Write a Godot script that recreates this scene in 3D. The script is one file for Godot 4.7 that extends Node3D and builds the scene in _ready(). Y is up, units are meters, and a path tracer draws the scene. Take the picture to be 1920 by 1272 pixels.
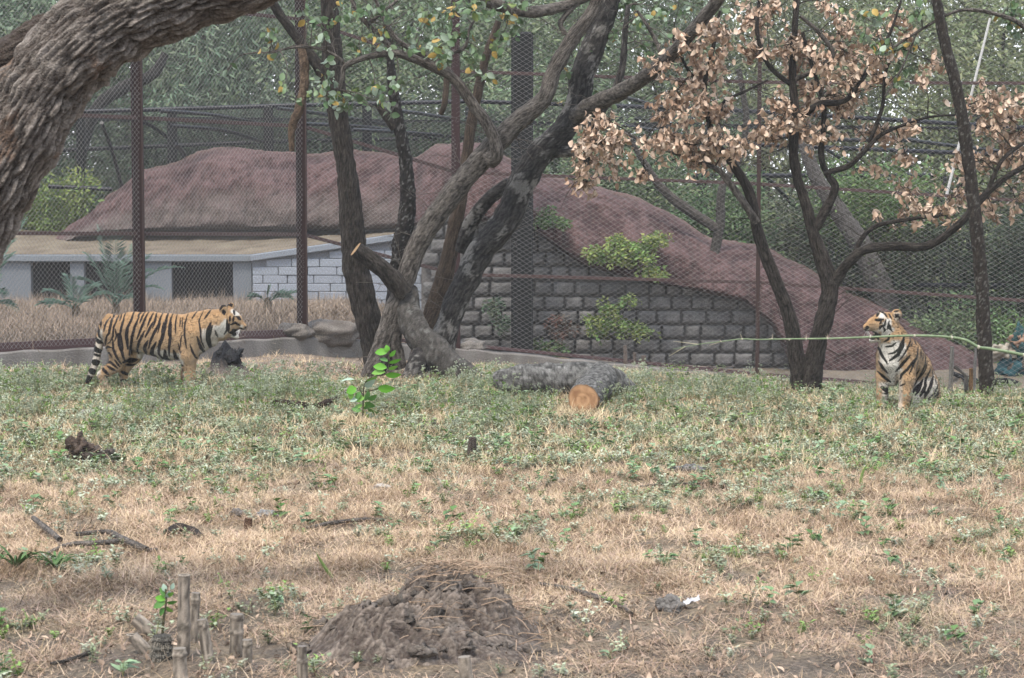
extends Node3D
# A zoo enclosure: two tigers on dry grass, trees, a chain-link fence, a mound shelter and a wood behind it.
# Lengths in metres. F is the focal length in pixels of a 1920 x 1272 frame, EYE the camera height.
const F := 4000.0
const EYE := 2.5
const PITCH := 0.06964

class MB:
	var v := PackedVector3Array()
	var n := PackedVector3Array()
	var c := PackedColorArray()
	var ix := PackedInt32Array()
	func vert(p: Vector3, col: Color) -> int:
		v.append(p)
		c.append(col)
		return v.size() - 1
	func tri(a: int, b: int, d: int) -> void:
		ix.append(a)
		ix.append(b)
		ix.append(d)
	func quad(a: int, b: int, d: int, e: int) -> void:
		tri(a, b, d)
		tri(a, d, e)
	func flat(pts: Array, col: Color) -> void:      # a flat polygon, seen clockwise from outside
		var s := v.size()
		for p in pts:
			vert(p, col)
		for k in range(1, pts.size() - 1):
			tri(s, s + k, s + k + 1)
	func box(t: Transform3D, size: Vector3, col: Color, bev := 0.0) -> void:
		var h := size * 0.5
		for ax in 3:
			for sg in [-1.0, 1.0]:
				var nn := Vector3.ZERO
				nn[ax] = sg
				var a := Vector3.ZERO
				a[(ax + 1) % 3] = 1.0
				var b := Vector3.ZERO
				b[(ax + 2) % 3] = sg
				var q := []
				for k in [[-1, -1], [-1, 1], [1, 1], [1, -1]]:
					var w: Vector3 = nn + a * k[0] + b * k[1]
					var pp: Vector3 = w * h - (a * k[0] + b * k[1]) * bev
					q.append(t * pp)
				flat(q, col)
		if bev > 0.0:
			for ax in 3:
				var u := (ax + 1) % 3
				var w := (ax + 2) % 3
				for su in [-1.0, 1.0]:
					for sw in [-1.0, 1.0]:
						var p1 := Vector3.ZERO
						p1[u] = su * h[u]
						p1[w] = sw * (h[w] - bev)
						var p2 := Vector3.ZERO
						p2[u] = su * (h[u] - bev)
						p2[w] = sw * h[w]
						var e := Vector3.ZERO
						e[ax] = h[ax] - bev
						var q := [t * (p1 - e), t * (p1 + e), t * (p2 + e), t * (p2 - e)]
						if su * sw < 0:
							q.reverse()
						flat(q, col)
	func smooth() -> void:
		n = PackedVector3Array()
		n.resize(v.size())
		for k in range(0, ix.size(), 3):
			var a := ix[k]
			var b := ix[k + 1]
			var d := ix[k + 2]
			var nn := (v[d] - v[a]).cross(v[b] - v[a])
			n[a] += nn
			n[b] += nn
			n[d] += nn
		for k in n.size():
			n[k] = n[k].normalized() if n[k].length_squared() > 1e-20 else Vector3.UP
	func mesh(off := Vector3.ZERO) -> ArrayMesh:
		if n.size() != v.size():
			smooth()
		var vv := v.duplicate()
		if off != Vector3.ZERO:
			for k in vv.size():
				vv[k] -= off
		var arr := []
		arr.resize(Mesh.ARRAY_MAX)
		arr[Mesh.ARRAY_VERTEX] = vv
		arr[Mesh.ARRAY_NORMAL] = n
		arr[Mesh.ARRAY_COLOR] = c
		arr[Mesh.ARRAY_INDEX] = ix
		var m := ArrayMesh.new()
		m.add_surface_from_arrays(Mesh.PRIMITIVE_TRIANGLES, arr)
		return m

var rng := RandomNumberGenerator.new()
var nz := FastNoiseLite.new()        # smooth, about one feature a metre
var nz2 := FastNoiseLite.new()
var cell := FastNoiseLite.new()
var M := {}
var taken := {}
var FX := PackedFloat32Array()       # fence stations: world x, distance, kerb top
var FD := PackedFloat32Array()
var FT := PackedFloat32Array()
const STN := [[-620.0, 29.0, 700.0, 436.0, 186.0, -60.0], [-160.0, 32.2, 668.0, 437.0, 203.0, -30.0], [262.0, 34.8, 646.0, 438.5, 221.0, 5.0], [567.0, 37.4, 632.0, 440.0, 237.0, 36.0], [855.0, 39.6, 652.0, 515.0, 323.0, 133.0], [1420.0, 40.8, 708.0, 530.0, 345.0, 154.0], [1960.0, 40.0, 748.0, 567.0, 379.0, 156.0], [2400.0, 39.0, 775.0, 600.0, 400.0, 160.0]]

func r(a := 0.0, b := 1.0) -> float:
	return rng.randf_range(a, b)

func P(px: float, py: float, z: float) -> Vector3:     # where a sight line meets the distance z
	var cx := (px - 960.0) / F
	var cy := -(py - 636.0) / F
	var t := z / (cos(PITCH) + cy * sin(PITCH))
	return Vector3(cx * t, EYE + (cy * cos(PITCH) - sin(PITCH)) * t, -z)

func ss(a: float, b: float, x: float) -> float:
	var t := clampf((x - a) / (b - a), 0.0, 1.0)
	return t * t * (3.0 - 2.0 * t)

func fence_at(x: float) -> Vector2:        # distance of the fence line and height of the kerb top there
	var k := 0
	while k < FX.size() - 2 and x > FX[k + 1]:
		k += 1
	var t := clampf((x - FX[k]) / (FX[k + 1] - FX[k]), 0.0, 1.0)
	return Vector2(lerpf(FD[k], FD[k + 1], t), lerpf(FT[k], FT[k + 1], t))

func H(x: float, d: float) -> float:       # height of the ground
	if d < 24.0:
		return 0.035 * nz.get_noise_2d(x * 0.9, d * 0.9) + 0.012 * nz2.get_noise_2d(x * 6.0, d * 6.0) if d > 5.0 else 0.0
	var f := fence_at(x)
	var crest := lerpf(28.3, 25.0, ss(0.02, 0.2, x / d))
	var bump := 0.035 * nz.get_noise_2d(x * 0.9, d * 0.9) + 0.012 * nz2.get_noise_2d(x * 6.0, d * 6.0)
	if d < f.x:
		return lerpf(0.0, f.y - 0.3, ss(crest, f.x - 0.2, d) * 0.55 + 0.45 * clampf((d - crest) / (f.x - crest), 0.0, 1.0)) + bump
	var far_h := lerpf(0.12, -1.16, ss(-3.5, 0.5, x))
	return lerpf(f.y - 0.02, far_h, ss(f.x, f.x + 4.0, d)) + bump

func G(px: float, py: float) -> Vector3:   # where a sight line meets the ground
	var d := 9.0
	while d < 60.0:
		var p := P(px, py, d)
		if p.y <= H(p.x, d):
			return Vector3(p.x, H(p.x, d), -d)
		d += 0.04
	return P(px, py, 60.0)

func on(p: Vector3) -> Vector3:
	return Vector3(p.x, H(p.x, -p.z), p.z)

# ---- naming -------------------------------------------------------------------------------------
func numbered(called: String) -> String:
	if not taken.has(called):
		taken[called] = 0
		return called
	taken[called] += 1
	return "%s_%03d" % [called, taken[called]]

func tag(o: Node, label: String, category := "", group := "", kind := "") -> Node:
	o.set_meta("label", label)
	if category:
		o.set_meta("category", category)
	if group:
		o.set_meta("group", group)
	if kind:
		o.set_meta("kind", kind)
	return o

func thing(called: String, label: String, category: String, at: Vector3, group := "") -> Node3D:
	var o := Node3D.new()
	o.name = numbered(called)
	o.position = at
	add_child(o, true)
	tag(o, label, category, group)
	return o

func part(called: String, mb: MB, mat: Material, parent: Node3D, kind := "") -> MeshInstance3D:
	var off := Vector3.ZERO
	var q: Node = parent
	while q != self:
		off += q.position
		q = q.get_parent()
	var o := MeshInstance3D.new()
	o.mesh = mb.mesh(off)
	o.material_override = mat
	var k := 0
	var nm := called
	while parent.has_node(NodePath(nm)):
		k += 1
		nm = "%s_%03d" % [called, k]
	o.name = nm
	parent.add_child(o, true)
	if kind:
		o.set_meta("kind", kind)
	return o

func lone(called: String, mb: MB, mat: Material, at: Vector3, label: String, category := "", group := "", kind := "") -> MeshInstance3D:
	var o := MeshInstance3D.new()
	o.mesh = mb.mesh(at)
	o.material_override = mat
	o.name = numbered(called)
	o.position = at
	add_child(o, true)
	tag(o, label, category, group, kind)
	return o

func scatter(called: String, mesh: Mesh, mat: Material, xf: Array, cols: Array, parent: Node3D, off := Vector3.ZERO) -> MultiMeshInstance3D:
	var mm := MultiMesh.new()
	mm.transform_format = MultiMesh.TRANSFORM_3D
	mm.use_colors = true
	mm.mesh = mesh
	mm.instance_count = xf.size()
	for k in xf.size():
		var t: Transform3D = xf[k]
		t.origin -= off
		mm.set_instance_transform(k, t)
		mm.set_instance_color(k, cols[k])
	var o := MultiMeshInstance3D.new()
	o.multimesh = mm
	o.material_override = mat
	o.name = numbered(called) if parent == self else called
	parent.add_child(o, true)
	o.set_meta("kind", "stuff")
	return o

# ---- materials ----------------------------------------------------------------------------------
func noise_tex(freq: float, type: int, lo: float, hi: float, seed_: int, as_height := false, oct := 4) -> Texture2D:
	var f := FastNoiseLite.new()
	f.noise_type = type
	f.frequency = freq
	f.seed = seed_
	f.fractal_octaves = oct
	var t := NoiseTexture2D.new()
	t.width = 512
	t.height = 512
	t.seamless = true
	t.noise = f
	if not as_height:
		var g := Gradient.new()
		g.set_color(0, Color(lo, lo, lo))
		g.set_color(1, Color(hi, hi, hi))
		t.color_ramp = g
	return t

func mat(called: String, rough := 0.9, tex: Texture2D = null, scale := 1.0, bump: Texture2D = null, bump_cm := 0.0, vert := true) -> StandardMaterial3D:
	var m := StandardMaterial3D.new()
	m.resource_name = called
	m.roughness = rough
	m.metallic_specular = 0.3
	m.vertex_color_use_as_albedo = vert
	if tex:
		m.albedo_texture = tex
	if tex or bump:
		m.uv1_triplanar = true
		m.uv1_world_triplanar = true
		m.uv1_scale = Vector3.ONE * scale
	if bump:
		m.heightmap_enabled = true
		m.heightmap_texture = bump
		m.heightmap_scale = bump_cm
	m.cull_mode = BaseMaterial3D.CULL_DISABLED
	M[called] = m
	return m

# ---- tubes --------------------------------------------------------------------------------------
func catmull(pts: Array, rad: Array, step: float) -> Array:
	var cp := []
	var cr := []
	var m := pts.size()
	for k in m - 1:
		var p0: Vector3 = pts[maxi(k - 1, 0)]
		var p1: Vector3 = pts[k]
		var p2: Vector3 = pts[k + 1]
		var p3: Vector3 = pts[mini(k + 2, m - 1)]
		var cnt := maxi(1, int(round(p1.distance_to(p2) / step)))
		for j in cnt:
			var t := float(j) / cnt
			var q := 0.5 * ((2.0 * p1) + (p2 - p0) * t + (2.0 * p0 - 5.0 * p1 + 4.0 * p2 - p3) * t * t + (3.0 * p1 - p0 - 3.0 * p2 + p3) * t * t * t)
			cp.append(q)
			cr.append(lerpf(rad[k], rad[k + 1], t))
	cp.append(pts[m - 1])
	cr.append(rad[m - 1])
	return [cp, cr]

# bark: {c0, c1, c2, lich (share of c2), rough (relief as a share of the radius), fa, fl (how fine around and along), cap (colour of the cut end)}
func tube(mb: MB, pts: Array, rad: Array, sides: int, step: float, bark: Dictionary, seed_ := 0.0) -> void:
	var cc := catmull(pts, rad, step)
	var cp: Array = cc[0]
	var cr: Array = cc[1]
	var m := cp.size()
	var t0: Vector3 = (cp[1] - cp[0]).normalized()
	var u := t0.cross(Vector3(0.31, 0.2, 0.93)).normalized()
	var along := 0.0
	var start := mb.v.size()
	var rough: float = bark.get("rough", 0.06)
	var fa: float = bark.get("fa", 2.6)
	var fl: float = bark.get("fl", 7.0)
	var plate: float = bark.get("plate", 0.0)
	var c0: Color = bark.c0
	var c1: Color = bark.c1
	var c2: Color = bark.get("c2", c1)
	var lich: float = bark.get("lich", 0.0)
	for k in m:
		var tg: Vector3 = (cp[mini(k + 1, m - 1)] - cp[maxi(k - 1, 0)]).normalized()
		u = (u - tg * u.dot(tg)).normalized()
		var w := tg.cross(u)
		if k > 0:
			along += cp[k].distance_to(cp[k - 1])
		var rr: float = cr[k]
		for s in sides:
			var an := TAU * s / sides
			var dir := u * cos(an) + w * sin(an)
			var q := Vector3(cos(an) * fa * rr * 8.0 + seed_, sin(an) * fa * rr * 8.0, along * fl)
			var a := nz2.get_noise_3dv(q)
			var b := nz2.get_noise_3dv(q * 3.1)
			var g: Vector3 = cp[k] + dir * rr
			var lump := nz.get_noise_3dv(g * 5.0)
			var h := rough * (a * 0.6 + b * 0.4) + 0.10 * lump
			var b2 := nz2.get_noise_3dv(q * Vector3(5.5, 5.5, 4.0))
			var cm := clampf(0.45 + 0.8 * a + 0.7 * b + 0.7 * b2, 0.0, 1.0)
			if plate > 0.0:
				var pl := cell.get_noise_3d(cos(an) * rr * fa * 14.0 + 0.5 * b + seed_, sin(an) * rr * fa * 14.0, along * fl * 2.2 + 0.7 * a)
				var deep := clampf((pl + 1.0) * 1.6, 0.0, 1.0)
				h += plate * (deep - 0.6) * clampf(0.75 + 0.9 * nz.get_noise_3dv(g * 4.0 + Vector3(3, 0, 0)), 0.15, 1.6)
				cm = clampf(cm * 0.6 + 0.5 * deep - 0.1, 0.0, 1.0)
			var col := c0.lerp(c1, cm)
			if lich > 0.0:
				col = col.lerp(c2, 0.85 * ss(0.40 - lich, 0.62 - lich, 0.75 * nz.get_noise_3dv(g * float(bark.get("lf", 7.0)) + Vector3(7, seed_, 0)) + 0.5 * nz2.get_noise_3dv(g * float(bark.get("lf", 7.0)) * 2.3) + 0.5 * b + 0.2 * a))
			mb.vert(cp[k] + dir * rr * (1.0 + h), col)
	for k in m - 1:
		for s in sides:
			var a := start + k * sides + s
			var b := start + k * sides + (s + 1) % sides
			mb.quad(a, a + sides, b + sides, b)
	for e in 2:
		var k := 0 if e == 0 else m - 1
		var cap: Color = bark.get("cap", c0) if e == 1 else c0
		var tc: Vector3 = (cp[1] - cp[0]) if e == 0 else (cp[m - 1] - cp[m - 2])
		var base := mb.v.size()
		for s in sides:
			mb.vert(mb.v[start + k * sides + s], cap)
		var mid := mb.vert(cp[k] + tc.normalized() * cr[k] * (0.05 if e == 1 else -0.05), cap)
		for s in sides:
			if e == 0:
				mb.tri(mid, base + s, base + (s + 1) % sides)
			else:
				mb.tri(mid, base + (s + 1) % sides, base + s)

# a limb from picture measurements [x, y, width, distance, ...]
func limb(mb: MB, a: Array, z0: float, bark: Dictionary, skel = null, sides := 0, step := 0.0) -> void:
	var pts := []
	var rad := []
	for k in range(0, a.size(), 4):
		var z: float = z0 + a[k + 3]
		pts.append(P(a[k], a[k + 1], z))
		rad.append(a[k + 2] * 0.5 / F * z)
	var big: float = rad[0]
	var sd := clampi(int(big * 300.0), 7, 64)
	var st := clampf(big * 0.16, 0.018, 0.05)
	tube(mb, pts, rad, sd, st, bark, a[0] * 0.37)
	if skel != null:
		skel.append_array(catmull(pts, rad, 0.08)[0])

func rod(mb: MB, a: Vector3, b: Vector3, ra: float, rb: float, col: Color, sides := 6) -> void:
	var t := (b - a).normalized()
	var u := t.cross(Vector3(0.3, 0.1, 0.9) if absf(t.y) > 0.5 else Vector3.UP).normalized()
	var w := t.cross(u)
	var s0 := mb.v.size()
	for s in sides:
		var an := TAU * s / sides
		var dir := u * cos(an) + w * sin(an)
		mb.vert(a + dir * ra, col)
		mb.vert(b + dir * rb, col)
	for s in sides:
		var i := s0 + s * 2
		var j := s0 + ((s + 1) % sides) * 2
		mb.quad(i, i + 1, j + 1, j)
	var ca := mb.vert(a, col)
	var cb := mb.vert(b, col)
	for s in sides:
		var i := s0 + s * 2
		var j := s0 + ((s + 1) % sides) * 2
		mb.tri(ca, i, j)
		mb.tri(cb, j + 1, i + 1)

func rock(mb: MB, at: Vector3, size: Vector3, col: Color, col2: Color, rough := 0.3, seg := 14, seed_ := 0.0) -> void:
	var s0 := mb.v.size()
	var rows := seg / 2 + 1
	for i in rows + 1:
		var th := PI * i / rows
		for j in seg:
			var ph := TAU * j / seg
			var d := Vector3(sin(th) * cos(ph), cos(th), sin(th) * sin(ph))
			var n1 := nz.get_noise_3dv(d * 1.3 + Vector3(seed_, seed_ * 0.7, 0))
			var n2 := nz2.get_noise_3dv(d * 2.2 + Vector3(seed_, 0, 3))
			mb.vert(at + d * size * (1.0 + rough * n1 * 1.6 + rough * 0.9 * n2), col.lerp(col2, clampf(0.5 + n2 * 1.2, 0, 1)))
	for i in rows:
		for j in seg:
			var a := s0 + i * seg + j
			var b := s0 + i * seg + (j + 1) % seg
			mb.quad(a, a + seg, b + seg, b)

# ---- animals ------------------------------------------------------------------------------------
class Coat:               # stripes and pale patches of a tiger's coat, drawn flat in the animal's own side view
	var w := 0
	var h := 0
	var dark: Image
	var pale: Image
	func _init(ww: int, hh: int) -> void:
		w = ww / 2
		h = hh / 2
		dark = Image.create(w, h, false, Image.FORMAT_L8)
		pale = Image.create(w, h, false, Image.FORMAT_L8)
	func stripe(a: Array) -> void:             # [width, x, y, x, y, ...], thin at both ends
		var m := (a.size() - 1) / 2
		var total := 0.0
		for k in m - 1:
			total += Vector2(a[1 + 2 * k], a[2 + 2 * k]).distance_to(Vector2(a[3 + 2 * k], a[4 + 2 * k]))
		var run := 0.0
		for k in m - 1:
			var p := Vector2(a[1 + 2 * k], a[2 + 2 * k]) * 0.5
			var q := Vector2(a[3 + 2 * k], a[4 + 2 * k]) * 0.5
			var l := p.distance_to(q)
			var wd: float = a[0] * 0.25 + 0.6
			for y in range(maxi(0, int(minf(p.y, q.y) - wd * 1.5 - 2)), mini(h, int(maxf(p.y, q.y) + wd * 1.5 + 3))):
				for x in range(maxi(0, int(minf(p.x, q.x) - wd * 1.5 - 2)), mini(w, int(maxf(p.x, q.x) + wd * 1.5 + 3))):
					var c := Vector2(x, y)
					var t := clampf((c - p).dot(q - p) / maxf(l * l, 0.01), 0.0, 1.0)
					var f := (run + t * l * 2.0) / total
					var here := wd * lerpf(0.5, 1.5, pow(sin(PI * clampf(f, 0.02, 0.98)), 0.6))
					var v := clampf(here - c.distance_to(p.lerp(q, t)) + 0.5, 0.0, 1.0)
					if v > dark.get_pixel(x, y).r:
						dark.set_pixel(x, y, Color(v, v, v))
			run += l * 2.0
	func patch(a: Array, v := 1.0) -> void:
		var pts := PackedVector2Array()
		var lo := Vector2(1e6, 1e6)
		var hi := -lo
		for k in range(0, a.size(), 2):
			var p := Vector2(a[k], a[k + 1]) * 0.5
			pts.append(p)
			lo = lo.min(p)
			hi = hi.max(p)
		for y in range(maxi(0, int(lo.y)), mini(h, int(hi.y) + 1)):
			for x in range(maxi(0, int(lo.x)), mini(w, int(hi.x) + 1)):
				if Geometry2D.is_point_in_polygon(Vector2(x, y), pts):
					pale.set_pixel(x, y, Color(v, v, v))
	func soften() -> void:
		pale.resize(w / 16, h / 16, Image.INTERPOLATE_BILINEAR)
		pale.resize(w, h, Image.INTERPOLATE_CUBIC)

# a body as one continuous surface: bones [ax, ay, az, ra, bx, by, bz, rb, squeeze] in the animal's own metres
func body(bones: Array, cs: float, blend: float, coat: Coat, ox: float, oy: float, sc: float) -> MB:
	var nb := bones.size()
	var lo := Vector3(9, 9, 9)
	var hi := -lo
	for b in bones:
		for e in [[b[0], b[1], b[2], b[3]], [b[4], b[5], b[6], b[7]]]:
			var p := Vector3(e[0], e[1], e[2])
			lo = lo.min(p - Vector3.ONE * (e[3] + 0.06))
			hi = hi.max(p + Vector3.ONE * (e[3] + 0.06))
	var nx := int((hi.x - lo.x) / cs) / 4 * 4 + 5
	var ny := int((hi.y - lo.y) / cs) / 4 * 4 + 5
	var nq := int((hi.z - lo.z) / cs) / 4 * 4 + 5
	var val := PackedFloat32Array()
	val.resize(nx * ny * nq)
	val.fill(9.0)
	var sy := nx
	var sz := nx * ny
	var A := PackedVector3Array()
	var AB := PackedVector3Array()
	var L2 := PackedFloat32Array()
	var RA := PackedFloat32Array()
	var RD := PackedFloat32Array()
	var SQ := PackedFloat32Array()
	for b in bones:
		var p := Vector3(b[0], b[1], b[2])
		var q := Vector3(b[4], b[5], b[6])
		A.append(p)
		AB.append(q - p)
		L2.append(maxf((q - p).length_squared(), 1e-6))
		RA.append(b[3])
		RD.append(b[7] - b[3])
		SQ.append(b[8] if b.size() > 8 else 1.0)
	var half := cs * 4.0 * 0.87 + 0.01
	var live := []
	for bz in range(0, nq - 1, 4):
		for by in range(0, ny - 1, 4):
			for bx in range(0, nx - 1, 4):
				var c := lo + Vector3(bx + 2, by + 2, bz + 2) * cs
				var near := PackedInt32Array()
				var best := 9.0
				for k in nb:
					var d := c - A[k]
					var t := clampf(d.dot(AB[k]) / L2[k], 0.0, 1.0)
					d -= AB[k] * t
					var e := d.length() - RA[k] - RD[k] * t
					d.z *= SQ[k]
					e = minf(e, d.length() - RA[k] - RD[k] * t) if SQ[k] < 1.0 else d.length() - RA[k] - RD[k] * t
					best = minf(best, e)
					if e < half * maxf(1.0, SQ[k]) + blend:
						near.append(k)
				if near.is_empty() or best < -half * 2.2:
					continue
				live.append(Vector3i(bx, by, bz))
				for z in range(bz, bz + 5):
					for y in range(by, by + 5):
						for x in range(bx, bx + 5):
							var at := x + y * sy + z * sz
							var p := lo + Vector3(x, y, z) * cs
							var f := 1.0
							for k in near:
								var d := p - A[k]
								var t := clampf(d.dot(AB[k]) / L2[k], 0.0, 1.0)
								d -= AB[k] * t
								d.z *= SQ[k]
								var e := d.length() - RA[k] - RD[k] * t
								var hh := maxf(blend - absf(f - e), 0.0) / blend
								f = minf(f, e) - hh * hh * blend * 0.25
							if f < val[at]:
								val[at] = f
	var mb := MB.new()
	var idx := {}
	var cor := [0, 1, sy, sy + 1, sz, sz + 1, sz + sy, sz + sy + 1]
	for b in live:
		for z in range(b.z, b.z + 4):
			for y in range(b.y, b.y + 4):
				for x in range(b.x, b.x + 4):
					var at: int = x + y * sy + z * sz
					var inside := 0
					for o in cor:
						if val[at + o] < 0.0:
							inside += 1
					if inside == 0 or inside == 8:
						continue
					var s := Vector3.ZERO
					var cnt := 0
					for e in [[0, 1], [2, 3], [4, 5], [6, 7], [0, 2], [1, 3], [4, 6], [5, 7], [0, 4], [1, 5], [2, 6], [3, 7]]:
						var v0: float = val[at + cor[e[0]]]
						var v1: float = val[at + cor[e[1]]]
						if (v0 < 0.0) != (v1 < 0.0):
							var t := v0 / (v0 - v1)
							var c0 := Vector3(e[0] & 1, (e[0] >> 1) & 1, e[0] >> 2)
							var c1 := Vector3(e[1] & 1, (e[1] >> 1) & 1, e[1] >> 2)
							s += c0.lerp(c1, t)
							cnt += 1
					idx[at] = mb.vert(lo + (Vector3(x, y, z) + s / cnt) * cs, Color.WHITE)
	for at in idx.keys():
		for ax in 3:
			var st: int = [1, sy, sz][ax]
			var u: int = [sy, sz, 1][ax]
			var w: int = [sz, 1, sy][ax]
			var v0: float = val[at]
			var v1: float = val[at + st]
			if (v0 < 0.0) == (v1 < 0.0):
				continue
			if idx.has(at - u) and idx.has(at - w) and idx.has(at - u - w):
				if v0 < 0.0:
					mb.quad(idx[at], idx[at - w], idx[at - u - w], idx[at - u])
				else:
					mb.quad(idx[at], idx[at - u], idx[at - u - w], idx[at - w])
	mb.smooth()
	# one split of every triangle, so that the coat's pattern has fine edges
	var fine := MB.new()
	fine.v = mb.v.duplicate()
	fine.n = mb.n.duplicate()
	var mids := {}
	for k in range(0, mb.ix.size(), 3):
		var q := PackedInt32Array()
		for e in 3:
			var i := mb.ix[k + e]
			var j := mb.ix[k + (e + 1) % 3]
			var key := mini(i, j) * 4000000 + maxi(i, j)
			if not mids.has(key):
				mids[key] = fine.v.size()
				fine.v.append((mb.v[i] + mb.v[j]) * 0.5)
				fine.n.append((mb.n[i] + mb.n[j]).normalized())
			q.append(mids[key])
		fine.tri(mb.ix[k], q[0], q[2])
		fine.tri(q[0], mb.ix[k + 1], q[1])
		fine.tri(q[2], q[1], mb.ix[k + 2])
		fine.tri(q[0], q[1], q[2])
	var black := Color(0.008, 0.007, 0.0065)
	for k in fine.v.size():
		var p := fine.v[k]
		var g := nz2.get_noise_3dv(p * 14.0)
		var g2 := nz2.get_noise_3dv(p * 45.0)
		var px := (p.x * sc + ox) * 0.5 + g * 1.6
		var py := (oy - p.y * sc) * 0.5 + g2 * 1.2
		var ii := clampi(int(px), 0, coat.w - 1)
		var jj := clampi(int(py), 0, coat.h - 1)
		var dk := coat.dark.get_pixel(ii, jj).r
		var pl := coat.pale.get_pixel(ii, jj).r
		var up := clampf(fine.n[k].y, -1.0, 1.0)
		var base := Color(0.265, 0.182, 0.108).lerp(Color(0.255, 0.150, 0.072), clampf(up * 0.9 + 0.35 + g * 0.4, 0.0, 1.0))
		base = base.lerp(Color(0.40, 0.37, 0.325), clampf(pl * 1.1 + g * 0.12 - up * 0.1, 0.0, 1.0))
		base = base * (1.0 + 0.16 * g2 + 0.10 * g)
		fine.c.append(base.lerp(black, clampf(dk * 1.15, 0.0, 0.98)))
	return fine

func bone(ox: float, oy: float, sc: float, a: Array) -> Array:     # [x, y, radius, depth, x, y, radius, depth, squeeze] in picture measure to metres
	return [(a[0] - ox) / sc, (oy - a[1]) / sc, a[3], a[2] / sc, (a[4] - ox) / sc, (oy - a[5]) / sc, a[7], a[6] / sc, a[8] if a.size() > 8 else 1.0]

func standing_tiger(at: Vector3) -> void:
	var ox := 800.0
	var oy := 1045.0
	var sc := 847.0
	var c := Coat.new(1920, 1130)
	for s in [[18, 375, 190, 380, 290, 365, 390, 335, 435], [14, 345, 235, 315, 310, 305, 380], [14, 340, 410, 320, 480, 306, 525], [12, 430, 190, 428, 280, 410, 330, 405, 420, 375, 480, 345, 505], [10, 455, 190, 460, 270],
		[14, 497, 185, 490, 300, 475, 400, 490, 500, 500, 565], [20, 455, 400, 465, 520, 490, 600, 508, 690], [18, 400, 460, 400, 560, 430, 640, 472, 720], [18, 590, 175, 575, 260, 540, 340, 530, 430, 540, 565], [18, 652, 235, 610, 340, 585, 440, 560, 560, 552, 630],
		[14, 660, 180, 636, 235], [12, 700, 185, 663, 295], [16, 742, 185, 700, 300, 660, 400, 633, 465], [14, 792, 195, 745, 335], [18, 718, 375, 660, 480, 630, 560, 618, 625], [16, 802, 285, 760, 370, 722, 445], [14, 828, 190, 820, 290, 798, 345],
		[18, 885, 200, 860, 320, 810, 410, 775, 490, 753, 560], [24, 748, 480, 705, 560, 716, 630], [26, 832, 500, 790, 570, 775, 620, 830, 690, 870, 740], [24, 945, 195, 930, 330, 905, 440, 865, 540, 855, 620, 905, 700], [14, 992, 205, 975, 320, 968, 425],
		[18, 992, 290, 985, 450, 970, 560, 963, 645], [10, 1040, 215, 1035, 320, 1040, 405], [34, 927, 580, 920, 660, 955, 735], [26, 1015, 580, 1030, 670, 1075, 725, 1110, 738], [12, 1155, 205, 1135, 300, 1140, 420, 1162, 555], [10, 1245, 180, 1203, 255],
		[10, 1315, 175, 1280, 270, 1305, 380, 1310, 480, 1327, 555], [13, 1395, 160, 1338, 252], [28, 1403, 295, 1375, 380, 1370, 480, 1388, 580], [12, 1422, 320, 1385, 450, 1397, 545], [18, 1272, 430, 1300, 550, 1328, 638], [12, 1198, 510, 1225, 600, 1263, 678], [10, 1445, 370, 1467, 445],
		[14, 300, 570, 340, 535, 380, 547], [14, 300, 610, 350, 605, 380, 645], [18, 298, 715, 360, 700, 435, 762], [18, 320, 740, 415, 792], [22, 265, 760, 335, 832], [14, 300, 845, 350, 880], [14, 408, 675, 455, 748], [10, 425, 350, 440, 420, 418, 480], [8, 880, 300, 855, 400], [8, 915, 280, 890, 400],
		[36, 495, 705, 595, 690], [18, 485, 745, 570, 745], [22, 425, 815, 505, 855], [18, 420, 912, 490, 915], [16, 1075, 765, 1115, 805], [8, 1065, 500, 1090, 610], [8, 1105, 420, 1085, 560], [7, 1080, 240, 1085, 340], [7, 1100, 240, 1108, 350],
		[22, 205, 330, 235, 440, 275, 462], [28, 180, 450, 220, 495, 270, 502], [34, 165, 530, 190, 580, 255, 605], [18, 155, 622, 235, 648], [44, 140, 700, 230, 725], [42, 105, 785, 190, 825], [60, 60, 900, 140, 880], [16, 235, 250, 250, 350],
		[30, 1530, 165, 1540, 205], [16, 1495, 160, 1525, 112, 1580, 118], [24, 1585, 105, 1595, 130], [16, 1672, 240, 1703, 268], [14, 1570, 255, 1568, 370, 1535, 415], [14, 1600, 225, 1598, 285], [12, 1640, 225, 1628, 285], [15, 1603, 315, 1650, 295, 1695, 327], [15, 1590, 300, 1580, 395], [11, 1625, 160, 1645, 212], [10, 1695, 238, 1655, 232],
		[60, 1630, 378, 1632, 420], [30, 1660, 370, 1650, 405], [22, 1752, 345, 1762, 372], [10, 1690, 352, 1745, 374]]:
		c.stripe(s)
	c.patch([600, 590, 700, 600, 760, 640, 850, 560, 960, 600, 1060, 600, 1110, 700, 1100, 760, 700, 760, 600, 660])
	c.patch([1300, 380, 1440, 320, 1480, 420, 1460, 520, 1440, 640, 1380, 720, 1280, 720, 1260, 640, 1320, 560], 0.6)
	c.patch([1450, 340, 1560, 250, 1590, 330, 1560, 430, 1470, 450], 0.9)
	c.patch([1600, 170, 1690, 170, 1700, 230, 1640, 225])
	c.patch([1600, 440, 1690, 380, 1740, 380, 1700, 480, 1600, 480])
	c.patch([1690, 310, 1730, 330, 1730, 370, 1690, 360], 0.8)
	c.patch([180, 480, 300, 300, 300, 600, 220, 900, 60, 900], 0.7)
	c.patch([250, 880, 420, 840, 500, 960, 530, 1060, 250, 1060], 0.28)
	c.patch([1080, 850, 1130, 750, 1140, 1060, 1080, 1060], 0.8)
	c.soften()
	var B := []
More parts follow.
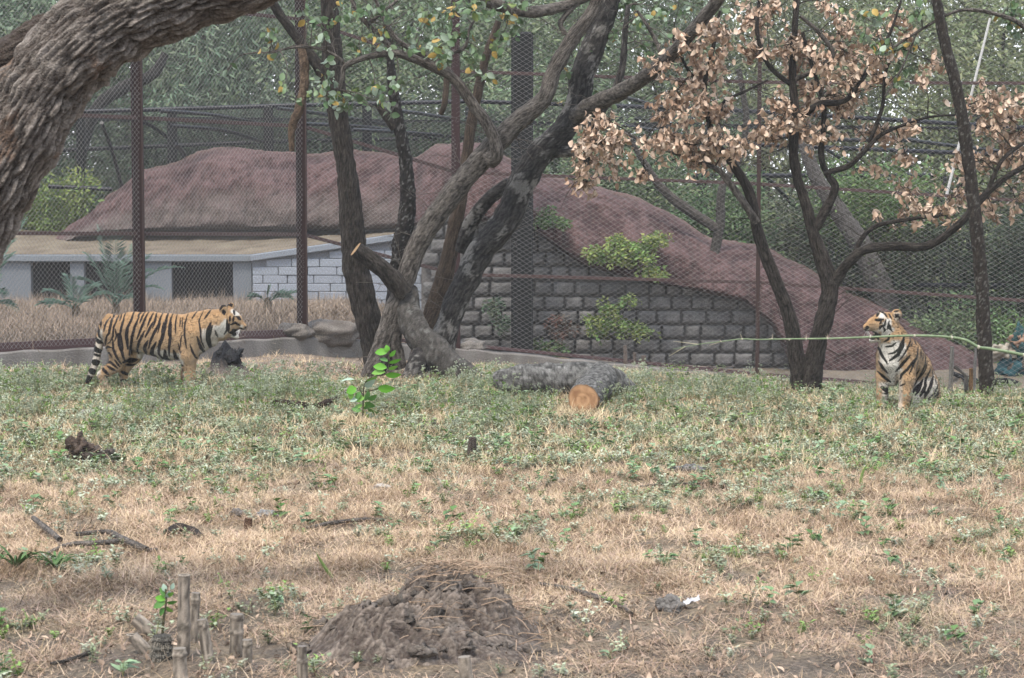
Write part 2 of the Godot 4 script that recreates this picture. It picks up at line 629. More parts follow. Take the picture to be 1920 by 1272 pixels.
	for a in [[372, 372, 152, 0, 560, 392, 202, 0, 1.5], [560, 392, 202, 0, 760, 412, 222, 0, 1.42], [760, 412, 222, 0, 950, 448, 240, 0, 1.4], [950, 448, 240, 0, 1110, 450, 230, 0, 1.4], [1110, 450, 230, 0, 1235, 392, 205, 0, 1.4], [1235, 392, 205, 0, 1370, 335, 172, 0, 1.2],
		[1370, 335, 165, 0, 1480, 300, 138, 0, 1.1], [1300, 470, 150, 0, 1380, 470, 90, 0, 1.1], [1480, 295, 130, 0, 1575, 262, 108, 0], [1575, 270, 100, 0, 1640, 268, 72, 0], [1640, 285, 66, 0, 1722, 338, 38, 0, 0.9], [1545, 370, 60, 0, 1610, 415, 32, 0], [1600, 425, 30, 0, 1655, 448, 24, 0], [1545, 340, 98, 0, 1500, 400, 88, 0, 0.95], [1560, 330, 90, 0, 1600, 330, 74, 0],
		[1545, 190, 34, 0.085, 1530, 150, 42, 0.095, 1.6], [1580, 170, 34, -0.075, 1588, 130, 36, -0.09, 1.6],
		[400, 400, 158, 0.105, 445, 610, 108, 0.13], [445, 610, 104, 0.115, 400, 740, 70, 0.12], [400, 740, 74, 0.12, 262, 842, 50, 0.125], [262, 842, 50, 0.125, 292, 985, 44, 0.12], [292, 1000, 42, 0.12, 350, 1020, 34, 0.125],
		[430, 420, 140, -0.09, 560, 640, 92, -0.12], [560, 640, 86, -0.12, 445, 832, 44, -0.12], [445, 832, 44, -0.12, 462, 985, 37, -0.12], [462, 1000, 42, -0.12, 515, 1024, 34, -0.12],
		[1215, 430, 140, 0.115, 1165, 640, 94, 0.14], [1165, 640, 90, 0.13, 1172, 850, 60, 0.125], [1172, 850, 58, 0.125, 1180, 985, 46, 0.125], [1185, 1005, 48, 0.125, 1240, 1020, 38, 0.125],
		[1225, 440, 140, -0.08, 1150, 660, 84, -0.12], [1150, 660, 80, -0.12, 1105, 850, 52, -0.12], [1105, 850, 50, -0.12, 1105, 990, 44, -0.12], [1110, 1008, 46, -0.12, 1165, 1022, 38, -0.12],
		[320, 255, 50, 0, 262, 340, 42, 0.02], [262, 340, 42, 0.02, 232, 440, 40, 0.03], [232, 440, 40, 0.03, 212, 560, 38, 0.03], [212, 560, 38, 0.03, 185, 700, 36, 0.03], [185, 700, 36, 0.03, 140, 815, 34, 0.03], [140, 815, 34, 0.03, 88, 930, 24, 0.03]]:
		B.append(bone(ox, oy, sc, a))
	var mb := body(B, 0.0105, 0.034, c, ox, oy, sc)
	var t := thing("tiger", "tiger standing side on by the burnt stump, head to the right, mouth open", "tiger", at)
	tiger_finish(t, mb, [[1662, 262, 11, 0.060], [1662, 262, 11, -0.060]], ox, oy, sc, [1690, 372, 0.03, 1.0])

func hair(mb: MB, cnt: int, back: Vector3) -> MB:        # short hairs laid over the body, each in the coat's colour where it grows
	var out := MB.new()
	for k in cnt:
		var i := rng.randi() % mb.v.size()
		var nn := mb.n[i]
		var flow := (back - nn * back.dot(nn))
		if flow.length() < 0.05:
			continue
		flow = flow.normalized()
		var dir := (flow + nn * r(0.25, 0.6) + Vector3(rng.randfn(), rng.randfn(), rng.randfn()) * 0.22).normalized()
		var l := r(0.012, 0.030)
		var sd := dir.cross(nn).normalized() * r(0.0015, 0.0028)
		var p := mb.v[i] - nn * 0.003
		var c := mb.c[i] * r(0.72, 1.3)
		var s0 := out.v.size()
		for q in [p - sd, p + sd, p + dir * l]:
			out.vert(q, c)
			out.n.append((nn + dir * 0.2).normalized())
		out.tri(s0, s0 + 1, s0 + 2)
	return out

func tiger_finish(t: Node3D, mb: MB, eyes: Array, ox: float, oy: float, sc: float, wk: Array) -> void:
	var o := MeshInstance3D.new()
	o.name = "body"
	o.mesh = mb.mesh()
	o.material_override = M.fur
	t.add_child(o, true)
	var fm := hair(mb, 42000, Vector3(wk[3] * -1.0, -0.55, -0.25 if wk[3] < 0.0 else 0.0))
	var fo := MeshInstance3D.new()
	fo.name = "fur"
	fo.mesh = fm.mesh()
	fo.material_override = M.fur
	t.add_child(fo, true)
	fo.set_meta("kind", "stuff")
	for e in eyes:
		var em := MB.new()
		rock(em, Vector3((e[0] - ox) / sc, (oy - e[1]) / sc, e[3]), Vector3.ONE * e[2] / sc, Color(0.05, 0.05, 0.03), Color(0.02, 0.02, 0.01), 0.0, 10)
		var eo := MeshInstance3D.new()
		eo.name = "eye" if not t.has_node("eye") else "eye_001"
		eo.mesh = em.mesh()
		eo.material_override = M.wet
		t.add_child(eo, true)
	var wm := MB.new()
	for k in 10:
		var s := Vector3((wk[0] - ox) / sc, (oy - wk[1]) / sc, wk[2] * (1.0 if k % 2 else -1.0))
		rod(wm, s, s + Vector3(r(-0.06, 0.02) * wk[3], r(-0.09, -0.03), r(0.03, 0.08) * (1.0 if k % 2 else -1.0)), 0.0016, 0.0008, Color(0.75, 0.75, 0.72), 3)
	var wo := MeshInstance3D.new()
	wo.name = "whiskers"
	wo.mesh = wm.mesh()
	wo.material_override = M.plain
	t.add_child(wo, true)

func sitting_tiger(at: Vector3) -> void:
	var ox := 700.0
	var oy := 1190.0
	var sc := 925.0
	var c := Coat.new(1454, 1290)
	for s in [[12, 752, 380, 730, 470, 660, 590, 595, 675], [24, 655, 400, 640, 510, 590, 600, 508, 665], [15, 640, 440, 600, 540, 550, 580, 495, 597], [14, 568, 475, 530, 510, 465, 522], [14, 502, 385, 490, 440, 448, 472], [15, 412, 530, 440, 620, 485, 700], [14, 412, 680, 450, 750, 495, 800], [17, 408, 790, 470, 850, 540, 900],
		[34, 445, 955, 500, 985, 545, 985], [18, 475, 1022, 530, 1012], [20, 722, 610, 650, 690, 578, 782], [18, 765, 660, 700, 750, 640, 810, 626, 862], [14, 832, 530, 800, 640, 740, 750, 715, 800], [11, 803, 430, 810, 510], [9, 865, 560, 865, 660], [14, 937, 610, 930, 720, 880, 840, 825, 950], [10, 962, 690, 930, 790, 888, 858], [10, 828, 670, 798, 778],
		[9, 862, 760, 822, 858], [19, 1002, 780, 950, 880, 925, 980, 937, 1090], [28, 1042, 870, 1000, 960, 940, 1062], [18, 835, 895, 775, 950], [24, 875, 935, 790, 1030, 745, 1070], [22, 912, 890, 860, 1000, 815, 1050], [26, 945, 945, 880, 1060], [17, 1095, 960, 1060, 1040, 975, 1095], [13, 1115, 1020, 1065, 1092], [13, 1140, 1050, 995, 1125], [9, 1075, 890, 1076, 950], [9, 1030, 790, 1042, 860], [9, 672, 905, 626, 935],
		[10, 760, 470, 742, 520], [8, 690, 345, 660, 330], [9, 780, 640, 745, 720], [8, 900, 600, 890, 680],
		[20, 352, 240, 430, 232], [11, 368, 205, 402, 155], [11, 438, 155, 472, 205], [10, 415, 150, 440, 170], [15, 458, 235, 445, 290, 398, 310, 400, 340], [13, 495, 245, 480, 310, 522, 352], [13, 430, 308, 452, 340, 440, 365], [10, 412, 248, 393, 285], [14, 470, 335, 500, 300, 520, 345],
		[60, 362, 412, 392, 402], [20, 300, 432, 350, 436], [28, 258, 322, 285, 318], [9, 258, 352, 375, 372], [9, 250, 335, 262, 355], [34, 568, 205, 585, 182], [10, 548, 150, 600, 140], [10, 600, 200, 615, 250], [10, 500, 175, 520, 230]]:
		c.stripe(s)
	c.patch([405, 540, 440, 470, 500, 480, 560, 440, 640, 480, 680, 470, 690, 560, 610, 680, 640, 760, 610, 900, 560, 960, 500, 850, 410, 640], 0.9)
	c.patch([440, 235, 500, 215, 535, 340, 500, 400, 420, 420, 400, 340])
	c.patch([375, 185, 455, 160, 470, 225, 420, 240, 380, 215])
	c.patch([290, 420, 350, 440, 420, 440, 420, 490, 300, 490])
	c.patch([250, 330, 380, 350, 380, 375, 250, 360], 0.9)
	c.patch([900, 890, 1060, 850, 1100, 940, 1110, 1060, 1040, 1150, 740, 1150, 740, 1000, 800, 900], 0.75)
	c.patch([560, 860, 640, 760, 640, 900, 600, 960], 0.4)
	c.patch([430, 900, 560, 900, 530, 1200, 460, 1200], 0.75)
	c.patch([600, 930, 660, 860, 650, 1200, 590, 1200], 0.5)
	c.patch([535, 150, 600, 150, 600, 240, 540, 240], 0.5)
	c.soften()
	var B := []
	for a in [[965, 985, 172, -0.42, 850, 790, 184, -0.28], [850, 790, 184, -0.28, 715, 630, 186, -0.1], [715, 630, 186, -0.1, 610, 570, 188, 0.02], [600, 560, 186, 0.02, 565, 440, 150, 0.06], [565, 440, 146, 0.06, 500, 320, 118, 0.1], [545, 700, 125, 0.08, 560, 880, 70, 0.03],
		[490, 282, 122, 0.1, 440, 270, 108, 0.12], [430, 265, 96, 0.12, 350, 282, 70, 0.13], [350, 292, 66, 0.13, 277, 318, 42, 0.14], [470, 380, 70, 0.11, 400, 420, 46, 0.12], [400, 428, 42, 0.13, 332, 452, 33, 0.14], [460, 330, 95, 0.11, 420, 330, 80, 0.12],
		[560, 215, 44, 0.16, 580, 182, 56, 0.17, 1.5], [450, 205, 34, 0.02, 440, 185, 34, 0.0, 1.3],
		[690, 640, 150, 0.04, 708, 860, 84, 0.12], [708, 860, 82, 0.12, 682, 1040, 66, 0.14], [682, 1040, 66, 0.14, 672, 1140, 60, 0.15], [672, 1150, 58, 0.15, 645, 1165, 46, 0.2],
		[500, 640, 105, 0.0, 470, 850, 70, 0.0], [470, 850, 70, 0.0, 462, 1030, 57, 0.02], [462, 1030, 57, 0.02, 458, 1140, 54, 0.03], [458, 1150, 54, 0.03, 436, 1166, 44, 0.08],
		[985, 990, 150, -0.34, 900, 1010, 140, -0.22], [900, 1010, 120, -0.24, 800, 1060, 80, -0.1], [1050, 1060, 110, -0.42, 880, 1130, 70, -0.2], [880, 1140, 58, -0.18, 790, 1150, 50, -0.04], [900, 1000, 130, -0.58, 840, 1080, 90, -0.52], [1090, 1110, 62, -0.5, 960, 1130, 80, -0.45],
		[1100, 1130, 46, -0.5, 1120, 1160, 34, -0.75]]:
		B.append(bone(ox, oy, sc, a))
	var mb := body(B, 0.0105, 0.032, c, ox, oy, sc)
	for k in mb.c.size():
		mb.c[k] = mb.c[k] * 1.15
	var t := thing("tiger", "tiger sitting upright beyond the green bamboo cane, face turned to the left", "tiger", at)
	tiger_finish(t, mb, [[385, 238, 13, 0.205], [352, 240, 13, 0.06]], ox, oy, sc, [300, 362, 0.04, -1.0])

# ---- plants -------------------------------------------------------------------------------------
func leaf_mesh(l: float, w: float, curl: float, fold: float, col: Color) -> ArrayMesh:    # along +Y from the stalk
	var mb := MB.new()
	var rows := [[0.0, 0.12], [0.22, 0.8], [0.5, 1.0], [0.78, 0.62], [1.0, 0.0]]
	for q in rows:
		var t: float = q[0]
		var an := curl * t
		var y := l * (sin(an) / curl if absf(curl) > 0.01 else t)
		var z := -l * ((1.0 - cos(an)) / curl if absf(curl) > 0.01 else 0.0)
		var hw: float = w * 0.5 * q[1]
		for s in [-1.0, 0.0, 1.0]:
			mb.vert(Vector3(hw * s, y, z + (absf(s) * hw * fold)), col)
	for k in 4:
		for s in 2:
			var a := k * 3 + s
			mb.quad(a, a + 3, a + 4, a + 1)
	return mb.mesh()

func sprig_mesh(n: int, rad: float, l: float, w: float, droop: float, seed_: int) -> ArrayMesh:   # a loose clump of leaves
	var g := RandomNumberGenerator.new()
	g.seed = seed_
	var mb := MB.new()
	for k in n:
		var dir := Vector3(g.randfn(), g.randfn() * 0.8, g.randfn()).normalized()
		var c := dir * rad * pow(g.randf(), 0.45)
		var ax := (dir + Vector3(g.randfn() * 0.6, -droop + g.randfn() * 0.4, g.randfn() * 0.6)).normalized()
		var sd := ax.cross(Vector3(g.randfn(), g.randfn(), g.randfn())).normalized()
		var ll := l * g.randf_range(0.6, 1.2)
		var ww := w * g.randf_range(0.7, 1.2)
		var sh := g.randf_range(0.75, 1.25)
		var up := ax.cross(sd) * ww * 0.25
		var col := Color(sh, sh, sh * g.randf_range(0.85, 1.1))
		mb.flat([c, c + ax * ll * 0.45 - sd * ww * 0.5 + up, c + ax * ll, c + ax * ll * 0.45 + sd * ww * 0.5 + up], col)
	return mb.mesh()

func tuft_mesh(n: int, l: float, w: float, lie: float, spread: float, seed_: int) -> ArrayMesh:
	var g := RandomNumberGenerator.new()
	g.seed = seed_
	var mb := MB.new()
	for k in n:
		var az := g.randf() * TAU
		var out := Vector3(cos(az), 0, sin(az))
		var base := Vector3(g.randfn(), 0, g.randfn()) * spread
		var ll := l * g.randf_range(0.45, 1.25)
		var lean := clampf(lie + g.randfn() * 0.3, 0.05, 1.5)
		var bend := g.randf_range(0.2, 1.3)
		var sd := Vector3(-sin(az), 0, cos(az)) * w * g.randf_range(0.6, 1.3) * 0.5
		var sh := g.randf_range(0.65, 1.3)
		var col := Color(sh, sh * g.randf_range(0.92, 1.04), sh * g.randf_range(0.8, 1.1))
		var p := base
		var i0 := mb.v.size()
		for j in 4:
			var f := float(j) / 3.0
			var wd := sd * (1.0 - 0.85 * f)
			mb.vert(p - wd, col)
			mb.vert(p + wd, col)
			var an := lean + bend * f * f
			p += (out * sin(an) + Vector3.UP * cos(an)) * ll / 3.0
			p.y = maxf(p.y, 0.004)
		for j in 3:
			var a := i0 + j * 2
			mb.quad(a, a + 2, a + 3, a + 1)
	return mb.mesh()

func weed_mesh(n: int, h: float, l: float, w: float, seed_: int, flowers := 0) -> ArrayMesh:      # a low herb: stems, small leaves, white flower heads
	var g := RandomNumberGenerator.new()
	g.seed = seed_
	var mb := MB.new()
	for s in 4:
		var az := g.randf() * TAU
		var lean := g.randf_range(0.1, 0.75)
		var dir := Vector3(cos(az) * sin(lean), cos(lean), sin(az) * sin(lean))
		var hh := h * g.randf_range(0.5, 1.1)
		var g0 := Color(0.8, 0.75, 0.5)
		var sw := Vector3(-sin(az), 0, cos(az)) * 0.0022
		mb.flat([-sw, dir * hh - sw * 0.5, dir * hh + sw * 0.5, sw], g0)
		for k in n:
			var t := g.randf_range(0.15, 1.0)
			var c := dir * hh * t
			var a2 := g.randf() * TAU
			var ax := (Vector3(cos(a2), g.randf_range(-0.35, 0.6), sin(a2))).normalized()
			var sd := ax.cross(Vector3.UP).normalized()
			var ll := l * g.randf_range(0.55, 1.25)
			var ww := w * g.randf_range(0.7, 1.2)
			var sh := g.randf_range(0.7, 1.35)
			var col := Color(sh, sh, sh)
			var up := Vector3.UP * ww * 0.2
			mb.flat([c, c + ax * ll * 0.4 - sd * ww * 0.5 + up, c + ax * ll, c + ax * ll * 0.4 + sd * ww * 0.5 + up], col)
		for k in flowers:
			var c := dir * hh * g.randf_range(0.9, 1.12) + Vector3(g.randfn(), 0, g.randfn()) * 0.015
			var q := 0.011
			mb.flat([c + Vector3(-q, 0, 0), c + Vector3(0, q * 0.6, -q), c + Vector3(q, 0, 0), c + Vector3(0, q * 0.6, q)], Color(3.6, 3.0, 4.4))
			mb.flat([c + Vector3(-q, -q * .6, 0), c + Vector3(0, q, 0), c + Vector3(q, -q * .6, 0)], Color(3.6, 3.0, 4.4))
	return mb.mesh()

func facing(p: Vector3, s: float, yaw: float, tilt := 0.0, roll := 0.0) -> Transform3D:
	return Transform3D(Basis.from_euler(Vector3(tilt, yaw, roll)).scaled(Vector3.ONE * s), p)

func nearest(skel: Array, p: Vector3) -> Vector3:
	var best := 1e9
	var q := p
	for s in skel:
		var e: float = p.distance_squared_to(s)
		if e < best:
			best = e
			q = s
	return q

# clusters [x, y, spread in pixels, leaves] hung from the nearest limb by twigs; the largest 300 leaves are parts of their own
func leafage(t: Node3D, skel: Array, z0: float, zs: float, clusters: Array, meshes: Array, mats: Array, size: float, hang: float, many: int, twig_col: Color, more := 1.0, bare := 0, wide := 1.0) -> void:
	var cand := []
	var tw := MB.new()
	for c in clusters:
		var z := z0 + rng.randfn() * zs
		var o := P(c[0], c[1], z)
		var q := nearest(skel, o)
		var sp: float = c[2] / F * z * wide
		var mid := q.lerp(o, 0.55) + Vector3(r(-0.05, 0.05), r(-0.02, 0.1), r(-0.05, 0.05)) * q.distance_to(o) * 2.0
		var bark := {"c0": twig_col, "c1": twig_col * 1.5, "rough": 0.1}
		tube(tw, [q, q.lerp(mid, 0.5) + Vector3(0, 0.02, 0), mid, o], [0.010, 0.008, 0.006, 0.003], 5, 0.07, bark)
		var cnt: int = int(c[3] * more)
		var spr := []
		for b in maxi(3, cnt / 5):
			var s := mid.lerp(o, r(0.3, 1.0))
			var e := o + Vector3(rng.randfn() * sp, rng.randfn() * sp * 0.75, rng.randfn() * sp) * 1.15
			var m2 := s.lerp(e, 0.5) + Vector3(rng.randfn(), rng.randfn(), rng.randfn()) * s.distance_to(e) * 0.14
			rod(tw, s, m2, 0.0042, 0.003, twig_col * 1.3, 4)
			rod(tw, m2, e, 0.003, 0.0015, twig_col * 1.3, 4)
			spr.append([s, m2, e])
		for k in cnt:
			var w: Array = spr[rng.randi() % spr.size()]
			var u := r(0.25, 1.05)
			var e: Vector3 = (w[0].lerp(w[1], u * 2.0) if u < 0.5 else w[1].lerp(w[2], u * 2.0 - 1.0)) + Vector3(rng.randfn(), rng.randfn(), rng.randfn()) * 0.022
			var dn := (Vector3(rng.randfn() * 0.45, -hang + rng.randfn() * 0.45, rng.randfn() * 0.45)).normalized()
			var sd := dn.cross(Vector3(rng.randfn(), rng.randfn() * 0.3, rng.randfn())).normalized()
			var bs := Basis(sd, dn, sd.cross(dn)).scaled(Vector3.ONE * size * r(0.7, 1.25))
			cand.append([Transform3D(bs, e), rng.randi() % meshes.size(), rng.randi() % mats.size()])
	for k in bare:                                   # bare twigs
		var s: Vector3 = skel[rng.randi() % skel.size()]
		var dir := Vector3(rng.randfn(), rng.randfn() * 0.7 + 0.25, rng.randfn() * 0.5).normalized()
		var l := r(0.25, 0.8)
		var p := s
		for j in 4:
			var q := p + (dir + Vector3(rng.randfn(), rng.randfn(), rng.randfn()) * 0.25).normalized() * l * 0.25
			rod(tw, p, q, 0.0065 - 0.0012 * j, 0.0053 - 0.0012 * j, twig_col * 1.4, 4)
			if j > 0:
				rod(tw, p, p + (dir + Vector3(rng.randfn(), rng.randfn(), rng.randfn()) * 0.8).normalized() * l * 0.3, 0.003, 0.0012, twig_col * 1.5, 4)
			p = q
	part("twigs", tw, M.bark, t, "stuff")
	cand.shuffle()
	var rest := []
	for k in cand.size():
		if k < many:
			var o := MeshInstance3D.new()
			o.mesh = meshes[cand[k][1]]
			o.material_override = mats[cand[k][2]]
			o.transform = cand[k][0]
			o.position -= t.position
			o.name = "leaf" if k == 0 else "leaf_%03d" % k
			t.add_child(o, true)
		else:
			rest.append(cand[k])
	if rest.is_empty():
		return
	for v in mats.size():
		var xf := []
		var cols := []
		for q in rest:
			if q[2] == v:
				xf.append(q[0])
				var s := r(0.8, 1.2)
				cols.append(Color(s, s, s))
		if xf.size():
			var o := scatter("foliage" if v == 0 else "foliage_%03d" % v, meshes[0], mats[v], xf, cols, t, t.position)

func leaf_mat(called: String, col: Color, back := 0.35) -> StandardMaterial3D:
	var m := mat(called, 0.55)
	m.albedo_color = col.linear_to_srgb()
	m.backlight_enabled = true
	m.backlight = Color(back, back, back)
	m.metallic_specular = 0.35
	return m

func far_tree(label: String, group: String, x: float, d: float, h: float, w: float, col: Color, sprays: Array, lean := 0.0, low := 0.25, cnt := 650) -> void:
	var at := Vector3(x, -1.0, -d)
	at.y = minf(H(x, minf(d, 45.0)), 0.0) - 0.05
	var t := thing("background_tree", label, "tree", at, group)
	var mb := MB.new()
	var top := at + Vector3(lean * h, h * 0.75, 0)
	var bk := {"c0": Color(0.035, 0.03, 0.026), "c1": Color(0.10, 0.09, 0.075), "rough": 0.1}
	tube(mb, [at, at.lerp(top, 0.35) + Vector3(r(-0.3, 0.3), 0, 0), at.lerp(top, 0.7), top], [0.17, 0.13, 0.09, 0.04], 9, 0.3, bk, x)
	var ends := []
	for k in 6:
		var b := at.lerp(top, r(0.35, 0.9))
		var e := b + Vector3(r(-0.5, 0.5) * w, r(0.05, 0.35) * h, r(-0.4, 0.4) * w)
		tube(mb, [b, b.lerp(e, 0.5) + Vector3(0, 0.2, 0), e], [0.07, 0.05, 0.02], 6, 0.3, bk, x + k)
		ends.append(e)
	part("trunk", mb, M.bark, t)
	var xf := []
	var cols := []
	for k in cnt:
		var c := at + Vector3(0, h * r(low, 0.95), 0)
		if k % 2 == 0:
			c = ends[rng.randi() % ends.size()]
		var p := c + Vector3(rng.randfn() * w * 0.24, rng.randfn() * h * 0.12, rng.randfn() * w * 0.2)
		if p.y < at.y + 0.2:
			p.y = at.y + r(0.2, 1.2)
		xf.append(facing(p, r(0.7, 1.25), r(0, TAU), r(-0.4, 0.4), r(-0.4, 0.4)))
		var s := r(0.65, 1.3)
		var warm := r(0.9, 1.15)
		cols.append(Color(col.r * s * warm, col.g * s, col.b * s))
	scatter("crown", sprays[rng.randi() % sprays.size()], M.far_leaf, xf, cols, t, at)

func shrub(called: String, label: String, group: String, at: Vector3, w: float, h: float, col: Color, spray: Mesh, cnt: int, m: Material = null) -> void:
	var t := thing(called, label, "shrub", at, group)
	var mb := MB.new()
	var ends := []
	for k in 9:
		var e := at + Vector3(r(-0.45, 0.45) * w, h * r(0.5, 1.0), r(-0.3, 0.3) * w)
		tube(mb, [at + Vector3(r(-0.1, 0.1), -0.05, 0), at.lerp(e, 0.5) + Vector3(0, 0.1, 0), e], [0.02, 0.014, 0.006], 5, 0.2, {"c0": Color(0.06, 0.05, 0.04), "c1": Color(0.14, 0.12, 0.09)}, k)
		ends.append(e)
	part("stem", mb, M.bark, t)
	var xf := []
	var cols := []
	for k in cnt:
		var e: Vector3 = ends[rng.randi() % 9]
		var p := at.lerp(e, r(0.25, 1.05)) + Vector3(rng.randfn() * w * 0.14, rng.randfn() * h * 0.1, rng.randfn() * w * 0.12)
		p.y = maxf(p.y, at.y + 0.05)
		xf.append(facing(p, r(0.7, 1.2), r(0, TAU), r(-0.4, 0.4), r(-0.4, 0.4)))
		var s := r(0.65, 1.35)
		cols.append(Color(col.r * s * r(0.85, 1.25), col.g * s, col.b * s))
	scatter("foliage", spray, m if m else M.far_leaf, xf, cols, t, at)

func palm(label: String, at: Vector3, fronds: Array, col: Color) -> void:       # fronds [reach x, reach y, reach z, sag]
	var t := thing("palm_plant", label, "palm", at)
	var st := MB.new()
	tube(st, [at + Vector3(0, -0.1, 0), at + Vector3(0.02, 0.18, 0), at + Vector3(0, 0.32, 0)], [0.09, 0.08, 0.04], 9, 0.05, {"c0": Color(0.05, 0.04, 0.03), "c1": Color(0.14, 0.11, 0.07), "rough": 0.3})
	part("stump", st, M.bark, t)
	for f in fronds:
		var mb := MB.new()
		var tip := at + Vector3(f[0], f[1], f[2])
		var base := at + Vector3(0, 0.22, 0)
		var ctl := base.lerp(tip, 0.5) + Vector3(0, f[3], 0)
		var prev := base
		var cc := col * r(0.8, 1.25)
		for k in range(1, 27):
			var u := k / 26.0
			var p := base.lerp(ctl, u).lerp(ctl.lerp(tip, u), u)
			var dir := (p - prev).normalized()
			rod(mb, prev, p, 0.010 * (1.1 - u), 0.010 * (1.08 - u), cc, 4)
			if u > 0.18:
				var sd := dir.cross(Vector3.UP).normalized()
				for sg in [-1.0, 1.0]:
					var ll := 0.36 * sin(PI * clampf(0.15 + u * 0.8, 0, 1)) * r(0.85, 1.1)
					var ax: Vector3 = (dir * 0.6 + sd * sg * 0.9 + Vector3(0, r(0.05, 0.4), 0)).normalized()
					var up: Vector3 = ax.cross(dir).normalized() * 0.0075
					var c1 := cc * r(0.8, 1.25)
					mb.flat([p, p + ax * ll * 0.5 - up + Vector3(0, -0.01, 0), p + ax * ll + Vector3(0, -0.06 * ll / 0.3, 0), p + ax * ll * 0.5 + up + Vector3(0, -0.01, 0)], c1)
			prev = p
		part("frond", mb, M.far_leaf, t)

# ---- fence --------------------------------------------------------------------------------------
func wire(mb: MB, a: Vector3, b: Vector3, rad: float, col: Color) -> void:
	var t := (b - a).normalized()
	var u := Vector3(0, 0, 1)
	var w := t.cross(u).normalized()
	u = w.cross(t)
	var s0 := mb.v.size()
	for k in 3:
		var dir := u * cos(TAU * k / 3.0 + 0.5) + w * sin(TAU * k / 3.0 + 0.5)
		mb.vert(a + dir * rad, col)
		mb.vert(b + dir * rad, col)
	for k in 3:
		var i := s0 + k * 2
		var j := s0 + ((k + 1) % 3) * 2
		mb.quad(i, i + 1, j + 1, j)

func mesh_panel(mb: MB, a0: Vector3, b0: Vector3, a1: Vector3, b1: Vector3, pw: float, ph: float, rad: float, col: Color) -> void:
	var lw := a0.distance_to(b0)
	var hh := a0.distance_to(a1)
	var k := ph / pw
	for fam in 2:
		var sg := 1.0 if fam == 0 else -1.0
		var c0 := -lw * k if fam == 0 else 0.0
		var c1 := hh if fam == 0 else hh + lw * k
		var c := c0 + r(0, ph)
		while c < c1:
			# t = sg*k*s + c inside [0,lw] x [0,hh]
			var sa := 0.0
			var sb := lw
			if fam == 0:
				sa = maxf(0.0, -c / k)
				sb = minf(lw, (hh - c) / k)
			else:
				sa = maxf(0.0, (c - hh) / k)
				sb = minf(lw, c / k)
			if sb - sa > 0.02:
				var cnt := maxi(1, int((sb - sa) / 0.3))
				var prev := Vector3.ZERO
				for j in cnt + 1:
					var s := lerpf(sa, sb, float(j) / cnt)
					var t := sg * k * s + c
					var u := s / lw
					var p := a0.lerp(b0, u).lerp(a1.lerp(b1, u), t / hh) + Vector3(0.012 * nz.get_noise_2d(s * 1.1 + 31.0, t * 1.1), 0.012 * nz.get_noise_2d(s * 1.1, t * 1.1 + 77.0), 0.006 * sg + 0.05 * nz.get_noise_2d(s * 0.8, t * 0.8 + 9.0))
					if j > 0:
						wire(mb, prev, p, rad, col)
					prev = p
			c += ph

func beam(mb: MB, a: Vector3, b: Vector3, w: float, h: float, col: Color) -> void:     # a box from a to b
	var z := (b - a).normalized()
	var x := z.cross(Vector3.UP)
	if x.length() < 0.05:
		x = z.cross(Vector3(0, 0, 1))
	x = x.normalized()
	var y := x.cross(z).normalized()
	mb.box(Transform3D(Basis(x, y, -z), (a + b) * 0.5), Vector3(w, h, a.distance_to(b)), col, minf(w, h) * 0.12)

func fence() -> void:
	var t := thing("chain_link_fence", "tall rust red chain-link fence on steel posts running behind the trees and tigers", "fence", P(960, 660, 39.8))
	var rust := Color(0.036, 0.021, 0.020)
	var wirec := Color(0.17, 0.158, 0.15)
	for k in STN.size():
		var s: Array = STN[k]
		var z: float = s[1]
		var base := P(s[0], s[2], z)
		var top := P(s[0], s[5] - 215.0, z)
		top.x = base.x
		top.z = base.z
		var mb := MB.new()
		var w := 0.19 if k <= 3 else (0.16 if k == 4 else 0.075)
		if k <= 3:
			for sg in [-1.0, 1.0]:
				beam(mb, base + Vector3(sg * w * 0.42, -0.2, 0), top + Vector3(sg * w * 0.42, 0, 0), 0.022, 0.12, rust * (1.0 if sg < 0 else 1.5))
			beam(mb, base + Vector3(0, -0.2, 0), top, w * 0.8, 0.02, rust * 0.9)
		else:
			beam(mb, base + Vector3(0, -0.3, 0), top, w, 0.07, rust * (1.35 if k == 5 else 1.1))
		part("post", mb, M.rust, t)
	for k in STN.size() - 1:
		var a: Array = STN[k]
		var b: Array = STN[k + 1]
		var ra := [a[2] - 6.0, a[3], a[4], a[5], a[5] - 210.0]
		var rb := [b[2] - 6.0, b[3], b[4], b[5], b[5] - 210.0]
		for j in 5:
			var p := P(a[0], ra[j], a[1])
			var q := P(b[0], rb[j], b[1])
			var mb := MB.new()
			var fwd := Vector3(0, 0, -0.055)
			beam(mb, p + fwd, q + fwd, 0.03, 0.17 if j == 0 and k < 3 else 0.062, rust * (2.1 if j > 0 else 2.6))
			part("rail", mb, M.rust, t)
		var mb2 := MB.new()
		var pw := 0.076 if k < 3 else (0.115 if k == 3 else 0.143)
		var ph := 0.088 if k < 3 else (0.080 if k == 3 else 0.085)
		mesh_panel(mb2, P(a[0], ra[0] + 2, a[1]) + Vector3(0, 0, 0.02), P(b[0], rb[0] + 2, b[1]) + Vector3(0, 0, 0.02), P(a[0], ra[4], a[1]) + Vector3(0, 0, 0.02), P(b[0], rb[4], b[1]) + Vector3(0, 0, 0.02), pw, ph, 0.0024 if k < 3 else 0.0020, wirec)
		part("wire_mesh", mb2, M.wire, t, "stuff")

